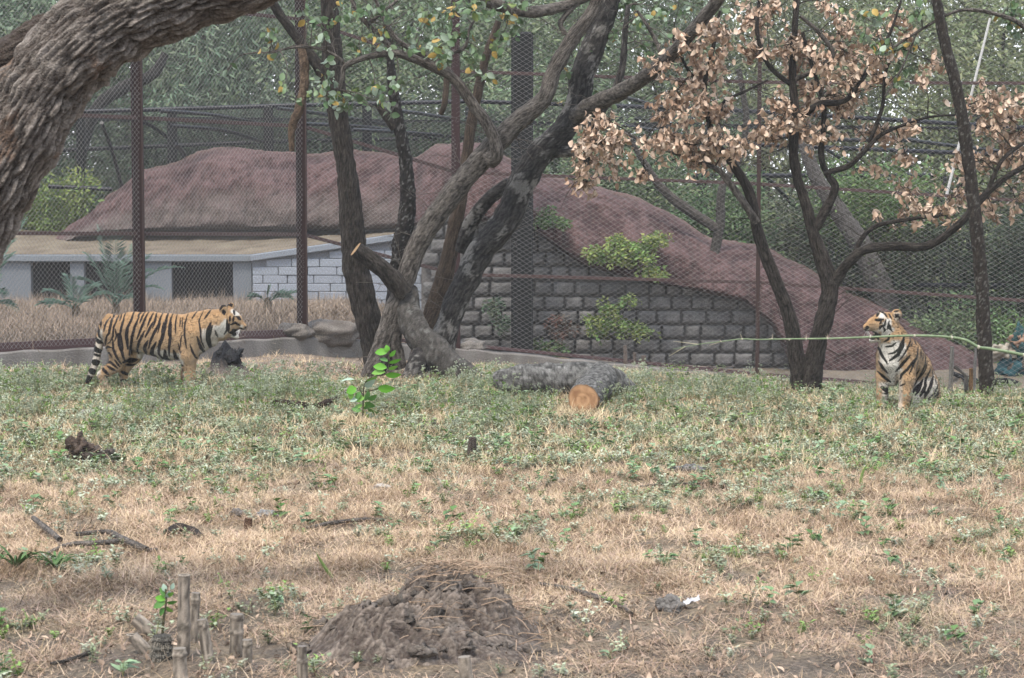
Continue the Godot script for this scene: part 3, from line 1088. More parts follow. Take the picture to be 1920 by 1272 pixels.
func kerb() -> void:
	var mb := MB.new()
	var prev: Array = []
	for k in STN.size() - 1:
		var a := P(STN[k][0], STN[k][2], STN[k][1])
		var b := P(STN[k + 1][0], STN[k + 1][2], STN[k + 1][1])
		var cnt := int(a.distance_to(b) / 0.12)
		for j in cnt + (1 if k == STN.size() - 2 else 0):
			var p := a.lerp(b, float(j) / cnt)
			var n1 := 0.02 * nz2.get_noise_3dv(p * 2.0)
			var n2 := 0.025 * nz.get_noise_3dv(p * 1.5)
			var prof := [Vector3(0, -0.6, 0.17), Vector3(0, -0.03 + n2, 0.155 + n1), Vector3(0, 0.0 + n2, 0.125 + n1), Vector3(0, 0.004 + n2, -0.2), Vector3(0, -0.6, -0.2)]
			var row := []
			for q in prof:
				var w: float = clampf(0.5 + nz2.get_noise_3dv((p + q) * 2.5), 0, 1)
				row.append(mb.vert(p + q, Color(0.12, 0.106, 0.094).lerp(Color(0.225, 0.207, 0.19), w)))
			if prev.size():
				for i in 4:
					mb.quad(prev[i], prev[i + 1], row[i + 1], row[i])
			prev = row
	lone("kerb", mb, M.concrete, P(960, 660, 39.8), "low grey concrete kerb under the chain-link fence", "", "", "structure")

# ---- the den, its mound and the cage behind -----------------------------------------------------
func at_x(tab: Array, x: float) -> float:
	for k in range(0, tab.size() - 2, 2):
		if x <= tab[k + 2]:
			return lerpf(tab[k + 1], tab[k + 3], clampf((x - tab[k]) / (tab[k + 2] - tab[k]), 0.0, 1.0))
	return tab[tab.size() - 1]

const RIDGE := [60.0, 500.0, 100.0, 455.0, 150.0, 408.0, 200.0, 368.0, 270.0, 318.0, 330.0, 300.0, 380.0, 280.0, 450.0, 274.0, 520.0, 284.0, 600.0, 290.0, 650.0, 276.0, 720.0, 284.0, 780.0, 294.0, 815.0, 270.0, 900.0, 264.0, 960.0, 298.0, 1020.0, 325.0, 1100.0, 345.0, 1200.0, 370.0, 1260.0, 398.0, 1330.0, 448.0, 1420.0, 455.0, 1500.0, 490.0, 1560.0, 530.0, 1640.0, 566.0, 1720.0, 610.0, 1800.0, 642.0, 1860.0, 690.0, 1900.0, 730.0]
const FOOT := [60.0, 505.0, 100.0, 462.0, 150.0, 446.0, 250.0, 434.0, 400.0, 432.0, 560.0, 432.0, 700.0, 432.0, 800.0, 425.0, 900.0, 415.0, 1000.0, 430.0, 1050.0, 470.0, 1100.0, 500.0, 1200.0, 530.0, 1300.0, 545.0, 1400.0, 568.0, 1450.0, 612.0, 1490.0, 690.0, 1600.0, 722.0, 1800.0, 738.0, 1900.0, 745.0]

func mound_front(x: float) -> float:
	return lerpf(47.2, 43.3, ss(640.0, 900.0, x))

func mound() -> void:
	var mb := MB.new()
	var nx := 460
	var nt := 64
	for i in nx + 1:
		var x := 60.0 + 1840.0 * i / nx
		var zf := mound_front(x)
		var f := P(x, at_x(FOOT, x), zf)
		var g := P(x, at_x(RIDGE, x) + 2.0, zf + 2.6)
		for j in nt + 1:
			var t := 1.6 * j / nt
			var p := Vector3.ZERO
			if t <= 1.0:
				p = f.lerp(g, t)
				p.y = lerpf(f.y, g.y, sin(t * PI * 0.5))
				p.z = lerpf(f.z, g.z, pow(t, 1.7))
			else:
				var q := (t - 1.0) / 0.6
				p = g + Vector3(0, -(g.y + 1.2) * q * q, -2.6 * q)
			var n1 := nz.get_noise_3dv(p * 0.9)
			var n2 := nz2.get_noise_3dv(p * 2.2)
			var n3 := nz2.get_noise_3d(p.x * 7.0, p.y * 7.0, p.z * 7.0)
			var lip := ss(0.0, 0.05, t)
			p += Vector3(0, 0.4, 0.9).normalized() * (0.13 * n1 + 0.10 * n2 + 0.05 * n3 + 0.03 * nz2.get_noise_3d(p.x * 16.0, p.y * 16.0, p.z * 16.0)) * lip
			if t == 0.0:
				p.z -= 0.35
			var low := 1.0 - ss(0.12, 0.4, t + 0.12 * n2) if x < 780.0 else 0.0
			var col := Color(0.062, 0.034, 0.032).lerp(Color(0.155, 0.094, 0.089), clampf(0.5 + 0.8 * n2 + 0.9 * n3 + 0.5 * n1, 0, 1))
			col = col.lerp(Color(0.16, 0.13, 0.115), low * 0.75)
			var drip := ss(0.15, 0.5, nz2.get_noise_3d(p.x * 5.0, p.y * 0.6, 3.0)) * (1.0 - ss(0.3, 0.9, t))
			col = col.lerp(Color(0.075, 0.055, 0.05), drip * 0.5)
			col = col.lerp(Color(0.24, 0.17, 0.14), ss(0.75, 1.0, t) * 0.4)
			mb.vert(p, col)
	for i in nx:
		for j in nt:
			var a := i * (nt + 1) + j
			mb.quad(a, a + 1, a + nt + 2, a + nt + 1)
	lone("earth_mound", mb, M.mound, P(900, 690, 44.0), "long red-brown cement mound over the den behind the fence", "mound")

func den() -> void:
	var z := 44.9
	var t := thing("animal_den", "low grey den with a flat roof and dark openings under the red mound", "building", P(300, 572, z))
	var grey := Color(0.19, 0.205, 0.225)
	var slab := MB.new()
	var l := P(-60, 478, z)
	var m := P(472, 478, z)
	for q in [[l, m]]:
		beam(slab, q[0] + Vector3(0, -0.07, 0), q[1] + Vector3(0, -0.07, 0), 0.16, 0.15, grey * 1.15)
	part("roof_edge", slab, M.concrete, t)
	var roof := MB.new()
	var n := 40
	for i in n + 1:
		for j in 17:
			var x := lerpf(-60.0, 860.0, float(i) / n)
			var y0 := 477.0 if x < 472.0 else lerpf(477.0, 430.0, clampf((x - 472.0) / 330.0, 0, 1))
			var a := P(x, y0, z - 0.02)
			var b := P(x, minf(431.0, y0 - 4.0), z + 4.5)
			var p := a.lerp(b, j / 16.0)
			var w := nz2.get_noise_3dv(p * 2.0)
			p.y += 0.05 * w * minf(1.0, j / 3.0)
			roof.vert(p, Color(0.155, 0.115, 0.08).lerp(Color(0.30, 0.245, 0.175), clampf(0.5 + w, 0, 1)))
	for i in n:
		for j in 16:
			var a := i * 17 + j
			roof.quad(a, a + 1, a + 18, a + 17)
	part("roof", roof, M.dirt, t)
	for s in [[-60.0, 58.0], [130.0, 158.0], [262.0, 322.0], [436.0, 472.0]]:
		var mb := MB.new()
		var a := P(s[0], 489.0, z)
		var b := P(s[1], 590.0, z)
		mb.box(Transform3D(Basis(), Vector3((a.x + b.x) * 0.5, (a.y + b.y) * 0.5, -z - 0.12)), Vector3(b.x - a.x, a.y - b.y, 0.2), grey, 0.008)
		part("pillar", mb, M.concrete, t)
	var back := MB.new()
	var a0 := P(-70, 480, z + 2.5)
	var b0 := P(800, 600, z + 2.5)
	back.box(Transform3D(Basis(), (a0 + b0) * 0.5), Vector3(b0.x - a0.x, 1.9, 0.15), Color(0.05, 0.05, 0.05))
	part("back_wall", back, M.concrete, t)
	for g in [[322.0, 436.0], [158.0, 262.0], [58.0, 130.0]]:
		var bars := MB.new()
		var k: float = g[0] + 8.0
		while k < g[1]:
			rod(bars, P(k, 488, z + 0.25), P(k, 590, z + 0.25), 0.011, 0.011, Color(0.03, 0.03, 0.032))
			k += 15.0
		part("bar_gate", bars, M.rust, t)
	# whitewashed block wall to the right of the openings
	var wl := thing("whitewashed_wall", "whitewashed block wall sloping up beside the den openings", "wall", P(640, 580, z))
	var core := MB.new()
	core.flat([P(472, 600, z + 0.08), P(472, 479, z + 0.08), P(800, 432, z + 0.08), P(830, 640, z + 0.08)], Color(0.33, 0.352, 0.395))
	part("mortar", core, M.concrete, wl)
	var cap := MB.new()
	beam(cap, P(470, 484, z - 0.03), P(800, 437, z - 0.03), 0.24, 0.14, Color(0.26, 0.285, 0.32))
	part("coping", cap, M.concrete, wl)
	var row := 0
	var y := 640.0
	while y > 440.0:
		var x := 474.0 - (25.0 if row % 2 else 0.0)
		while x < 830.0:
			var w := r(44.0, 56.0)
			var x0 := maxf(x, 474.0)
			var x1 := minf(x + w - 1.0, 826.0)
			var top := lerpf(492.0, 446.0, (x0 + x1 - 948.0) / 660.0)
			if x1 - x0 > 10.0 and y - 14.0 > top:
				var mb := MB.new()
				var a := P(x0, y - 14.8, z)
				var b := P(x1, y, z)
				var tone := r(0.35, 0.38)
				mb.box(Transform3D(Basis.from_euler(Vector3(r(-0.02, 0.02), r(-0.01, 0.01), 0)), Vector3((a.x + b.x) * 0.5, (a.y + b.y) * 0.5, -z - 0.02 + r(-0.012, 0.012))), Vector3(b.x - a.x, a.y - b.y, 0.16), Color(tone * 0.90, tone * 0.97, tone * 1.10), 0.012)
				part("block", mb, M.concrete, wl)
			x += w
		y -= 15.5
		row += 1

func stone_wall() -> void:
	var z := 43.75
	var t := thing("stone_wall", "grey rough stone block wall under the right half of the red mound", "wall", P(1150, 692, z))
	var core := MB.new()
	for i in 40:
		var x0 := 790.0 + 17.5 * i
		var y0 := at_x(FOOT, x0) - 14.0
		var y1 := at_x(FOOT, x0 + 17.5) - 14.0
		core.flat([P(x0, 720, z + 0.1), P(x0, minf(y0, 718.0), z + 0.1), P(x0 + 17.5, minf(y1, 718.0), z + 0.1), P(x0 + 17.5, 720, z + 0.1)], Color(0.14, 0.128, 0.118))
	part("mortar", core, M.concrete, t)
	var y := 716.0
	var row := 0
	while y > 400.0:
		var x := 792.0 + (14.0 if row % 2 else 0.0)
		var hh := r(26.0, 29.0)
		while x < 1490.0:
			var w := r(28.0, 48.0)
			var mid := x + w * 0.5
			if y - hh > at_x(FOOT, mid) - 34.0:
				var p := P(x + 1.5, y - hh + 1.5, z)
				var q := P(minf(x + w - 1.5, 1495.0), y - 1.5, z)
				var mb := MB.new()
				var size := Vector3(q.x - p.x, p.y - q.y, 0.3)
				var tone := r(0.16, 0.23)
				var cc := Color(tone, tone * 0.95, tone * 0.92)
				var s0 := mb.v.size()
				for i in 7:
					for j in 6:
						var u: float = [-1.0, -0.88, -0.4, 0.0, 0.4, 0.88, 1.0][i]
						var v: float = [-1.0, -0.84, -0.3, 0.3, 0.84, 1.0][j]
						var e := maxf(absf(u), absf(v))
						var g := Vector3(u * size.x * 0.5, v * size.y * 0.5, 0.0)
						if e > 0.99:
							g *= 0.97
						var wp := Vector3((p.x + q.x) * 0.5, (p.y + q.y) * 0.5, -z) + g
						var n1 := nz2.get_noise_3dv(wp * 4.0)
						wp.z += (0.05 + 0.02 * n1) if e < 0.9 else -0.06
						wp += Vector3(0.015 * nz2.get_noise_3dv(wp * 7.0 + Vector3(9, 0, 0)), 0.015 * n1, 0)
						mb.vert(wp, cc * (1.0 + 0.5 * n1))
				for i in 6:
					for j in 5:
						var k := s0 + i * 6 + j
						mb.quad(k, k + 1, k + 7, k + 6)
				part("stone_block", mb, M.stone, t)
			x += w
		y -= hh
		row += 1

func cage() -> void:
	var t := thing("netted_cage", "black steel pipe cage with a curved netted roof behind the red mound", "cage", P(700, 600, 50.0))
	var blk := Color(0.004, 0.0043, 0.0052)
	for s in [[150.0, 208.0, 14.0, 50.0], [322.0, 206.0, 17.0, 50.0], [503.0, 199.0, 17.0, 50.0], [688.0, 193.0, 17.0, 50.0], [880.0, 200.0, 15.0, 51.0], [1318.0, 240.0, 20.0, 48.5], [1561.0, 320.0, 11.0, 48.0], [1240.0, 190.0, 13.0, 53.0], [1770.0, 330.0, 10.0, 50.0]]:
		var mb := MB.new()
		var a := P(s[0], s[1], s[3])
		var w: float = s[2] / F * s[3]
		beam(mb, Vector3(a.x, -1.4, a.z), a, w, w, blk)
		part("post", mb, M.paint, t)
	for s in [[-40.0, 215.0, 150.0, 210.0, 50.0], [150.0, 210.0, 503.0, 199.0, 50.0], [503.0, 199.0, 880.0, 190.0, 50.0], [880.0, 190.0, 1340.0, 205.0, 51.0], [1340.0, 205.0, 1930.0, 240.0, 51.0],
		[110.0, 282.0, 500.0, 266.0, 52.0], [500.0, 266.0, 900.0, 258.0, 52.0], [40.0, 232.0, 640.0, 226.0, 57.0], [640.0, 226.0, 1300.0, 222.0, 57.0], [1080.0, 258.0, 1930.0, 292.0, 50.0], [1100.0, 275.0, 1300.0, 268.0, 52.0], [1300.0, 330.0, 1750.0, 329.0, 48.0], [1580.0, 533.0, 1940.0, 537.0, 46.0],
		[90.0, 350.0, 210.0, 355.0, 49.0]]:
		var mb := MB.new()
		rod(mb, P(s[0], s[1], s[4]), P(s[2], s[3], s[4]), 0.05, 0.05, blk * 1.6, 8)
		part("pipe", mb, M.pipe, t)
	for s in [[300.0, 208.0, 47.5, 400.0, 216.0, 49.0, 490.0, 232.0, 51.0], [320.0, 236.0, 47.5, 420.0, 245.0, 49.5, 496.0, 268.0, 52.0], [520.0, 203.0, 47.5, 620.0, 216.0, 50.0, 760.0, 240.0, 53.0], [560.0, 232.0, 48.0, 700.0, 240.0, 50.0, 850.0, 266.0, 52.0], [720.0, 205.0, 47.5, 800.0, 215.0, 49.0, 930.0, 238.0, 52.0], [660.0, 243.0, 48.0, 780.0, 250.0, 50.0, 900.0, 262.0, 52.0],
		[190.0, 230.0, 48.0, 210.0, 285.0, 49.0, 228.0, 350.0, 50.0], [330.0, 270.0, 49.0, 345.0, 290.0, 50.0, 352.0, 310.0, 51.0], [1150.0, 176.0, 48.0, 1200.0, 190.0, 49.0, 1250.0, 204.0, 50.0], [1160.0, 235.0, 48.0, 1230.0, 245.0, 49.0, 1330.0, 262.0, 51.0], [1170.0, 270.0, 48.0, 1260.0, 268.0, 49.0, 1380.0, 284.0, 51.0], [1430.0, 325.0, 48.0, 1460.0, 355.0, 48.5, 1500.0, 400.0, 49.0],
		[1550.0, 280.0, 48.0, 1620.0, 320.0, 49.0, 1760.0, 370.0, 50.0], [1700.0, 262.0, 48.0, 1800.0, 275.0, 49.0, 1930.0, 290.0, 51.0], [1400.0, 250.0, 49.0, 1560.0, 262.0, 50.0, 1720.0, 262.0, 51.0], [1800.0, 415.0, 47.0, 1815.0, 450.0, 47.2, 1825.0, 500.0, 47.4], [1650.0, 470.0, 48.0, 1735.0, 560.0, 48.0, 1740.0, 620.0, 48.0], [200.0, 218.0, 49.0, 270.0, 230.0, 50.0, 320.0, 262.0, 51.5]]:
		var mb := MB.new()
		tube(mb, [P(s[0], s[1], s[2]), P(s[3], s[4], s[5]), P(s[6], s[7], s[8])], [0.045, 0.045, 0.045], 8, 0.2, {"c0": blk * 1.6, "c1": blk * 2.6, "rough": 0.0})
		part("arched_pipe", mb, M.pipe, t)
	var net := MB.new()
	mesh_panel(net, P(-40, 214, 50), P(1930, 240, 51), P(-40, 232, 58), P(1930, 245, 58), 0.16, 0.11, 0.006, Color(0.02, 0.02, 0.021))
	mesh_panel(net, P(-40, 300, 52.3), P(1500, 290, 52.3), P(-40, 200, 50.2), P(1500, 200, 50.2), 0.12, 0.10, 0.005, Color(0.025, 0.025, 0.026))
	part("roof_net", net, M.wire, t, "stuff")
	# the heavy column that stands nearer, in front of the stone wall
	var col := MB.new()
	var a := P(979, 700, 42.6)
	var b := P(979, 60, 42.6)
	b.x = a.x
	b.z = a.z
	beam(col, a + Vector3(0, -0.3, 0), b, 0.44, 0.4, Color(0.007, 0.0066, 0.007))
	lone("steel_column", col, M.paint, a, "thick black steel column in front of the stone wall, behind the fence", "column")

# ---- the trees of the enclosure -----------------------------------------------------------------
var BK := {}

func trees() -> void:
	var dark := {"c0": Color(0.016, 0.013, 0.011), "c1": Color(0.135, 0.112, 0.096), "c2": Color(0.17, 0.155, 0.14), "lich": 0.0, "rough": 0.10, "fa": 5.0, "fl": 5.0, "plate": 0.08}
	var pale := {"c0": Color(0.050, 0.041, 0.035), "c1": Color(0.28, 0.242, 0.21), "c2": Color(0.27, 0.13, 0.06), "lich": -0.14, "lf": 3.0, "rough": 0.07, "fa": 4.0, "fl": 4.0}
	var patchy := {"c0": Color(0.024, 0.021, 0.02), "c1": Color(0.175, 0.157, 0.145), "c2": Color(0.36, 0.335, 0.305), "lich": 0.16, "lf": 2.6, "rough": 0.10, "fa": 4.0, "fl": 4.0, "plate": 0.05}
	var brown := {"c0": Color(0.05, 0.036, 0.028), "c1": Color(0.19, 0.14, 0.105), "rough": 0.10, "fa": 6.0, "fl": 3.0, "plate": 0.08}
	# the great leaning trunk close to the camera
	var z := 12.0
	var big := {"c0": Color(0.050, 0.036, 0.029), "c1": Color(0.40, 0.345, 0.30), "c2": Color(0.20, 0.13, 0.092), "lich": 0.02, "lf": 1.9, "rough": 0.07, "fa": 4.0, "fl": 4.6, "plate": 0.15}
	var t := thing("leaning_tree", "massive flaky-barked trunk arching across the upper left corner", "tree", on(P(-255, 1190, z)))
	var mb := MB.new()
	var pts := []
	var rad := []
	for q in [[-262, 1215, 100], [-245, 1050, 92], [-205, 820, 86], [-140, 610, 84], [-72, 445, 83], [8, 290, 82], [88, 156, 82], [188, 50, 84], [326, -22, 86], [468, -66, 82], [640, -125, 74], [900, -220, 62]]:
		pts.append(P(q[0], q[1], z))
		rad.append(q[2] / F * z)
	tube(mb, pts, rad, 190, 0.0115, big, 2.2)
	part("trunk", mb, M.bark_big, t)
	mb = MB.new()
	pts = []
	rad = []
	for q in [[110, 70, 50], [50, 105, 56], [-40, 150, 60], [-160, 170, 60], [-330, 120, 50]]:
		pts.append(P(q[0], q[1], z + 0.25))
		rad.append(q[2] / F * z)
	var bb := big.duplicate()
	bb.c1 = Color(0.12, 0.095, 0.078)
	bb.lich = 0.0
	tube(mb, pts, rad, 110, 0.014, bb, 5.0)
	part("limb", mb, M.bark_big, t)

	# the cluster of stems in the middle
	var green := []
	z = 30.2
	t = thing("dark_tree", "straight dark trunk left of the forked grey tree, rising out of the picture", "tree", on(P(700, 662, z)))
	mb = MB.new()
	var sk := []
	limb(mb, [712, 690, 57.0, 0.0, 700, 640, 47.8, 0.0, 690, 600, 49.7, 0.0, 668, 510, 49.7, 0.0, 660, 420, 46.0, 0.0, 650, 320, 36.8, 0.0, 634, 220, 38.6, 0.0, 624, 110, 38.6, 0.0, 617, 0, 33.1, 0.0, 610, -120, 29.4, 0.0], z, dark, sk, 22, 0.04)
	part("trunk", mb, M.bark, t)
	mb = MB.new()
	limb(mb, [628, 190, 25.5, 0.0, 600, 130, 23.8, -0.05, 560, 75, 18.7, -0.1, 520, 20, 17.0, -0.2, 490, -40, 15.3, -0.3], z, dark, sk)
	part("branch", mb, M.bark, t)
	mb = MB.new()
	limb(mb, [566, 84, 17, -0.1, 571, 150, 18, -0.15, 560, 205, 17, -0.2, 547, 240, 15, -0.2, 547, 284, 9, -0.2], z, {"c0": Color(0.07, 0.045, 0.03), "c1": Color(0.26, 0.18, 0.12), "rough": 0.2}, null, 10, 0.03)
	tag(part("dead_branch", mb, M.bark, t), "dead brown broken limb hanging down")

	z = 30.0
	t = thing("scaly_tree", "thin dark stem with pale flecks, bending up behind the cut branch stub", "tree", on(P(735, 662, z)))
	mb = MB.new()
	limb(mb, [728, 690, 36.4, 0.0, 733, 600, 30.8, 0.0, 745, 520, 32.2, 0.0, 754, 450, 36.4, 0.0, 764, 390, 32.2, 0.0, 760, 300, 25.2, 0.0, 746, 225, 22.4, 0.0, 736, 160, 19.6, 0.0, 730, 100, 14.0, 0.0, 722, 40, 9.8, 0.0], z, {"c0": Color(0.016, 0.014, 0.013), "c1": Color(0.07, 0.06, 0.055), "c2": Color(0.24, 0.23, 0.22), "lich": 0.06, "lf": 16.0, "rough": 0.12, "fa": 2.8, "fl": 11.2, "plate": 0.1}, null, 20, 0.035)
	part("trunk", mb, M.bark, t)
	mb = MB.new()
	limb(mb, [742, 240, 20.8, 0.0, 722, 215, 17.6, 0.0, 708, 195, 11.2, 0.0], z, dark)
	part("branch", mb, M.bark, t)

	z = 28.6
	t = thing("forked_tree", "grey tree leaning right with a sawn stub and long leafy side branch", "tree", on(P(705, 700, z)))
	mb = MB.new()
	sk = []
	limb(mb, [690, 725, 49.5, 0.0, 708, 680, 41.3, 0.0, 728, 620, 39.9, 0.0, 748, 560, 37.8, 0.0, 775, 480, 37.2, 0.0, 800, 430, 39.9, 0.0, 835, 380, 41.3, 0.0, 880, 325, 41.3, 0.0, 925, 275, 41.3, 0.0, 975, 225, 35.8, 0.0, 1020, 185, 31.6, 0.0, 1040, 130, 28.9, 0.0, 1075, 70, 27.5, 0.0, 1112, 20, 24.8, 0.0, 1135, -40, 20.6, 0.0], z, pale, sk, 26, 0.035)
	limb(mb, [752, 690, 24.0, 0.05, 738, 640, 30.4, 0.0, 742, 590, 32.0, 0.0], z, pale)
	part("trunk", mb, M.bark, t)
	mb = MB.new()
	var cutb := dark.duplicate()
	cutb.cap = Color(0.52, 0.33, 0.18)
	limb(mb, [757, 550, 38.6, 0.0, 735, 522, 35.0, -0.05, 700, 492, 33.1, -0.1, 667, 467, 31.3, -0.15], z - 0.1, cutb, null, 18, 0.03)
	tag(part("sawn_stub", mb, M.bark, t), "sawn branch stub with a pale cut face")
	mb = MB.new()
	limb(mb, [918, 300, 34, -0.12, 932, 288, 24, -0.22, 918, 240, 22, -0.25, 887, 197, 21, -0.3, 853, 150, 19, -0.35, 820, 130, 17, -0.4, 780, 112, 15, -0.45, 743, 101, 15, -0.5, 700, 104, 12, -0.5, 650, 122, 10, -0.5, 642, 145, 9, -0.5, 636, 168, 6, -0.5], z, pale, sk)
	limb(mb, [743, 101, 11, -0.5, 715, 70, 11, -0.5, 690, 46, 10, -0.5, 672, 25, 9, -0.5, 655, -10, 7, -0.5], z, pale, sk)
	limb(mb, [870, 168, 14, -0.3, 830, 125, 13, -0.2, 778, 95, 11, -0.2, 745, 75, 9, -0.2, 722, 40, 8, -0.2, 700, -10, 7, -0.2], z, pale, sk)
	limb(mb, [648, 122, 7, -0.5, 630, 105, 6, -0.5, 600, 92, 6, -0.5, 560, 88, 5, -0.5, 505, 98, 3, -0.5], z, pale, sk)
	limb(mb, [818, 126, 10, -0.4, 830, 105, 8, -0.4, 870, 90, 7, -0.4, 880, 55, 5, -0.4, 895, 30, 4, -0.4], z, pale, sk)
	limb(mb, [686, 46, 7, -0.5, 720, 22, 7, -0.5, 745, 0, 6, -0.5], z, pale, sk)
	part("branch", mb, M.bark, t)
	mb = MB.new()
	limb(mb, [1125, -20, 20, 0.0, 1060, 10, 20, 0.0, 1000, 22, 22, -0.2, 950, 14, 22, -0.3, 905, -2, 22, -0.4, 850, -35, 20, -0.5], z, pale, sk)
	limb(mb, [1060, 65, 10, 0.0, 1052, 40, 11, 0.0, 1085, 5, 9, 0.0], z, pale, sk)
	part("branch", mb, M.bark, t)
	green.append([t, sk.duplicate(), z])

	z = 29.2
	t = thing("mottled_tree", "leaning trunk mottled black and white, its long limb reaching up right", "tree", on(P(838, 668, z)))
	mb = MB.new()
	sk = []
	limb(mb, [822, 700, 50, 0.0, 832, 640, 47, 0.0, 846, 590, 46, 0.0, 872, 530, 48, 0.0, 905, 468, 50, 0.0, 950, 410, 52, 0.0, 978, 345, 52, 0.0, 1012, 290, 50, 0.0, 1060, 240, 46, 0.0, 1085, 190, 48, 0.0, 1092, 140, 48, 0.0, 1115, 80, 44, 0.0, 1140, 10, 40, 0.0, 1160, -60, 36, 0.0], z, patchy, sk, 26, 0.035)
	part("trunk", mb, M.bark, t)
	mb = MB.new()
	limb(mb, [1075, 222, 32, -0.05, 1110, 197, 31, -0.45, 1165, 172, 30, -1.1, 1215, 140, 28, -1.8, 1260, 100, 26, -2.5, 1305, 50, 25, -3.0, 1345, 0, 24, -3.3, 1370, -50, 22, -3.5], z, pale, sk)
	part("limb", mb, M.bark, t)
	mb = MB.new()
	limb(mb, [1040, 285, 25.5, 0.0, 1085, 278, 22.1, -0.15, 1112, 245, 21.2, -0.2, 1128, 205, 20.4, -0.25, 1155, 165, 15.3, -0.3, 1168, 120, 12.8, -0.3, 1172, 60, 11.0, -0.3, 1178, 10, 8.5, -0.3], z, patchy, sk)
	part("branch", mb, M.bark, t)
	mb = MB.new()
	limb(mb, [1240, 110, 9, -2.3, 1236, 90, 8, -2.3, 1215, 50, 7, -2.3, 1195, 20, 5, -2.3], z, pale, sk)
	part("branch", mb, M.bark, t)
	mb = MB.new()
	limb(mb, [956, 345, 23.8, 0.1, 930, 362, 25.5, 0.15, 903, 388, 25.5, 0.25, 880, 425, 27.2, 0.35, 866, 470, 28.9, 0.5], z, patchy)
	part("cross_branch", mb, M.bark, t)
	green.append([t, sk.duplicate(), z])

	z = 30.1
	t = thing("brown_tree", "straight brown trunk standing between the two leaning grey trunks", "tree", on(P(815, 660, z)))
	mb = MB.new()
	limb(mb, [790, 690, 50.5, 0.0, 802, 620, 41.8, 0.0, 822, 560, 36.1, 0.0, 842, 480, 30.3, 0.0, 858, 400, 26.0, 0.0, 872, 320, 23.1, 0.0, 884, 230, 19.5, 0.0, 900, 155, 18.0, 0.0, 912, 105, 15.9, 0.0, 935, 40, 12.3, 0.0], z, brown, null, 20, 0.035)
	part("trunk", mb, M.bark, t)
	mb = MB.new()
	limb(mb, [838, 140, 12, -0.2, 834, 190, 12, -0.2, 826, 215, 10, -0.2], z, brown)
	part("dead_branch", mb, M.bark, t)

	z = 28.2
	t = thing("bent_trunk", "thick grey trunk bent down to the grass beside the forked tree", "tree trunk", on(P(800, 700, z)))
	mb = MB.new()
	limb(mb, [768, 540, 32.8, 0.5, 766, 580, 45.9, 0.35, 782, 625, 54.1, 0.2, 815, 660, 60.7, 0.1, 855, 695, 54.1, 0.0, 900, 718, 41.0, -0.1, 935, 735, 32.8, -0.2], z, {"c0": Color(0.07, 0.062, 0.055), "c1": Color(0.20, 0.18, 0.16), "c2": Color(0.24, 0.23, 0.21), "lich": 0.02, "lf": 9.0, "rough": 0.08, "fa": 2.8, "fl": 8.0, "plate": 0.06}, null, 28, 0.03)
	part("trunk", mb, M.bark, t)
	mb = MB.new()
	limb(mb, [800, 640, 28.0, 0.1, 780, 690, 39.2, 0.0, 768, 740, 46.2, 0.0], z, patchy)
	part("root", mb, M.bark, t)

	# the log lying in the grass
	z = 25.7
	var lb := {"c0": Color(0.06, 0.056, 0.052), "c1": Color(0.46, 0.44, 0.41), "rough": 0.035, "fa": 2.8, "fl": 8.0, "plate": 0.06, "cap": Color(0.33, 0.185, 0.09)}
	t = thing("fallen_log", "cracked grey log lying in the grass, orange sawn end facing out", "log", on(P(1080, 755, z)))
	mb = MB.new()
	limb(mb, [930, 712, 34, 0.3, 965, 712, 54, 0.2, 1010, 712, 60, 0.1, 1060, 714, 66, 0.05, 1105, 712, 66, 0.0, 1145, 718, 62, 0.15, 1180, 738, 40, 0.3, 1200, 752, 30, 0.45], z, lb, null, 30, 0.025)
	part("trunk", mb, M.bark, t)
	mb = MB.new()
	limb(mb, [1128, 708, 60, 0.1, 1120, 720, 66, -0.5, 1106, 736, 62, -1.1, 1094, 750, 60, -1.7], z, lb, null, 30, 0.025)
	part("sawn_limb", mb, M.bark, t)
	mb = MB.new()
	var ce := P(1093, 751.5, z - 1.74)
	var fr := 26
	for k in 9:
		for a in fr:
			var an := TAU * a / fr
			var rr := 0.178 * k / 8.0 * (1.0 + 0.05 * sin(an * 3.0 + 1.0))
			var q := Vector3(cos(an) * rr * 0.95, sin(an) * rr * 1.05, -0.006)
			var w := clampf(0.45 + 0.9 * nz2.get_noise_2d(k * 0.55 + 0.4 * nz2.get_noise_2d(q.x * 9.0, q.y * 9.0), 3.0) + 0.8 * nz2.get_noise_2d(q.x * 7.0, q.y * 7.0), 0.0, 1.0)
			mb.vert(ce + q, Color(0.185, 0.095, 0.048).lerp(Color(0.36, 0.215, 0.115), w) if k < 8 else Color(0.16, 0.10, 0.065))
	for k in 8:
		for a in fr:
			var i0 := k * fr + a
			var i1 := k * fr + (a + 1) % fr
			mb.quad(i0, i1, i1 + fr, i0 + fr)
	part("cut_face", mb, M.plain, t)
	mb = MB.new()
	rod(mb, ce + Vector3(-0.01, 0.15, -0.012), ce + Vector3(0.05, 0.10, -0.012), 0.006, 0.004, Color(0.03, 0.02, 0.015), 4)
	rod(mb, ce + Vector3(0.05, 0.10, -0.012), ce + Vector3(0.13, 0.07, -0.012), 0.004, 0.008, Color(0.03, 0.02, 0.015), 4)
	part("crack", mb, M.plain, t)

	# the twin-stemmed tree on the right with the withered leaves
	z = 26.7
	t = thing("withered_tree", "dark twin-stemmed tree hung with dry brown leaves, left of the sitting tiger", "tree", on(P(1508, 735, z)))
	mb = MB.new()
	sk = []
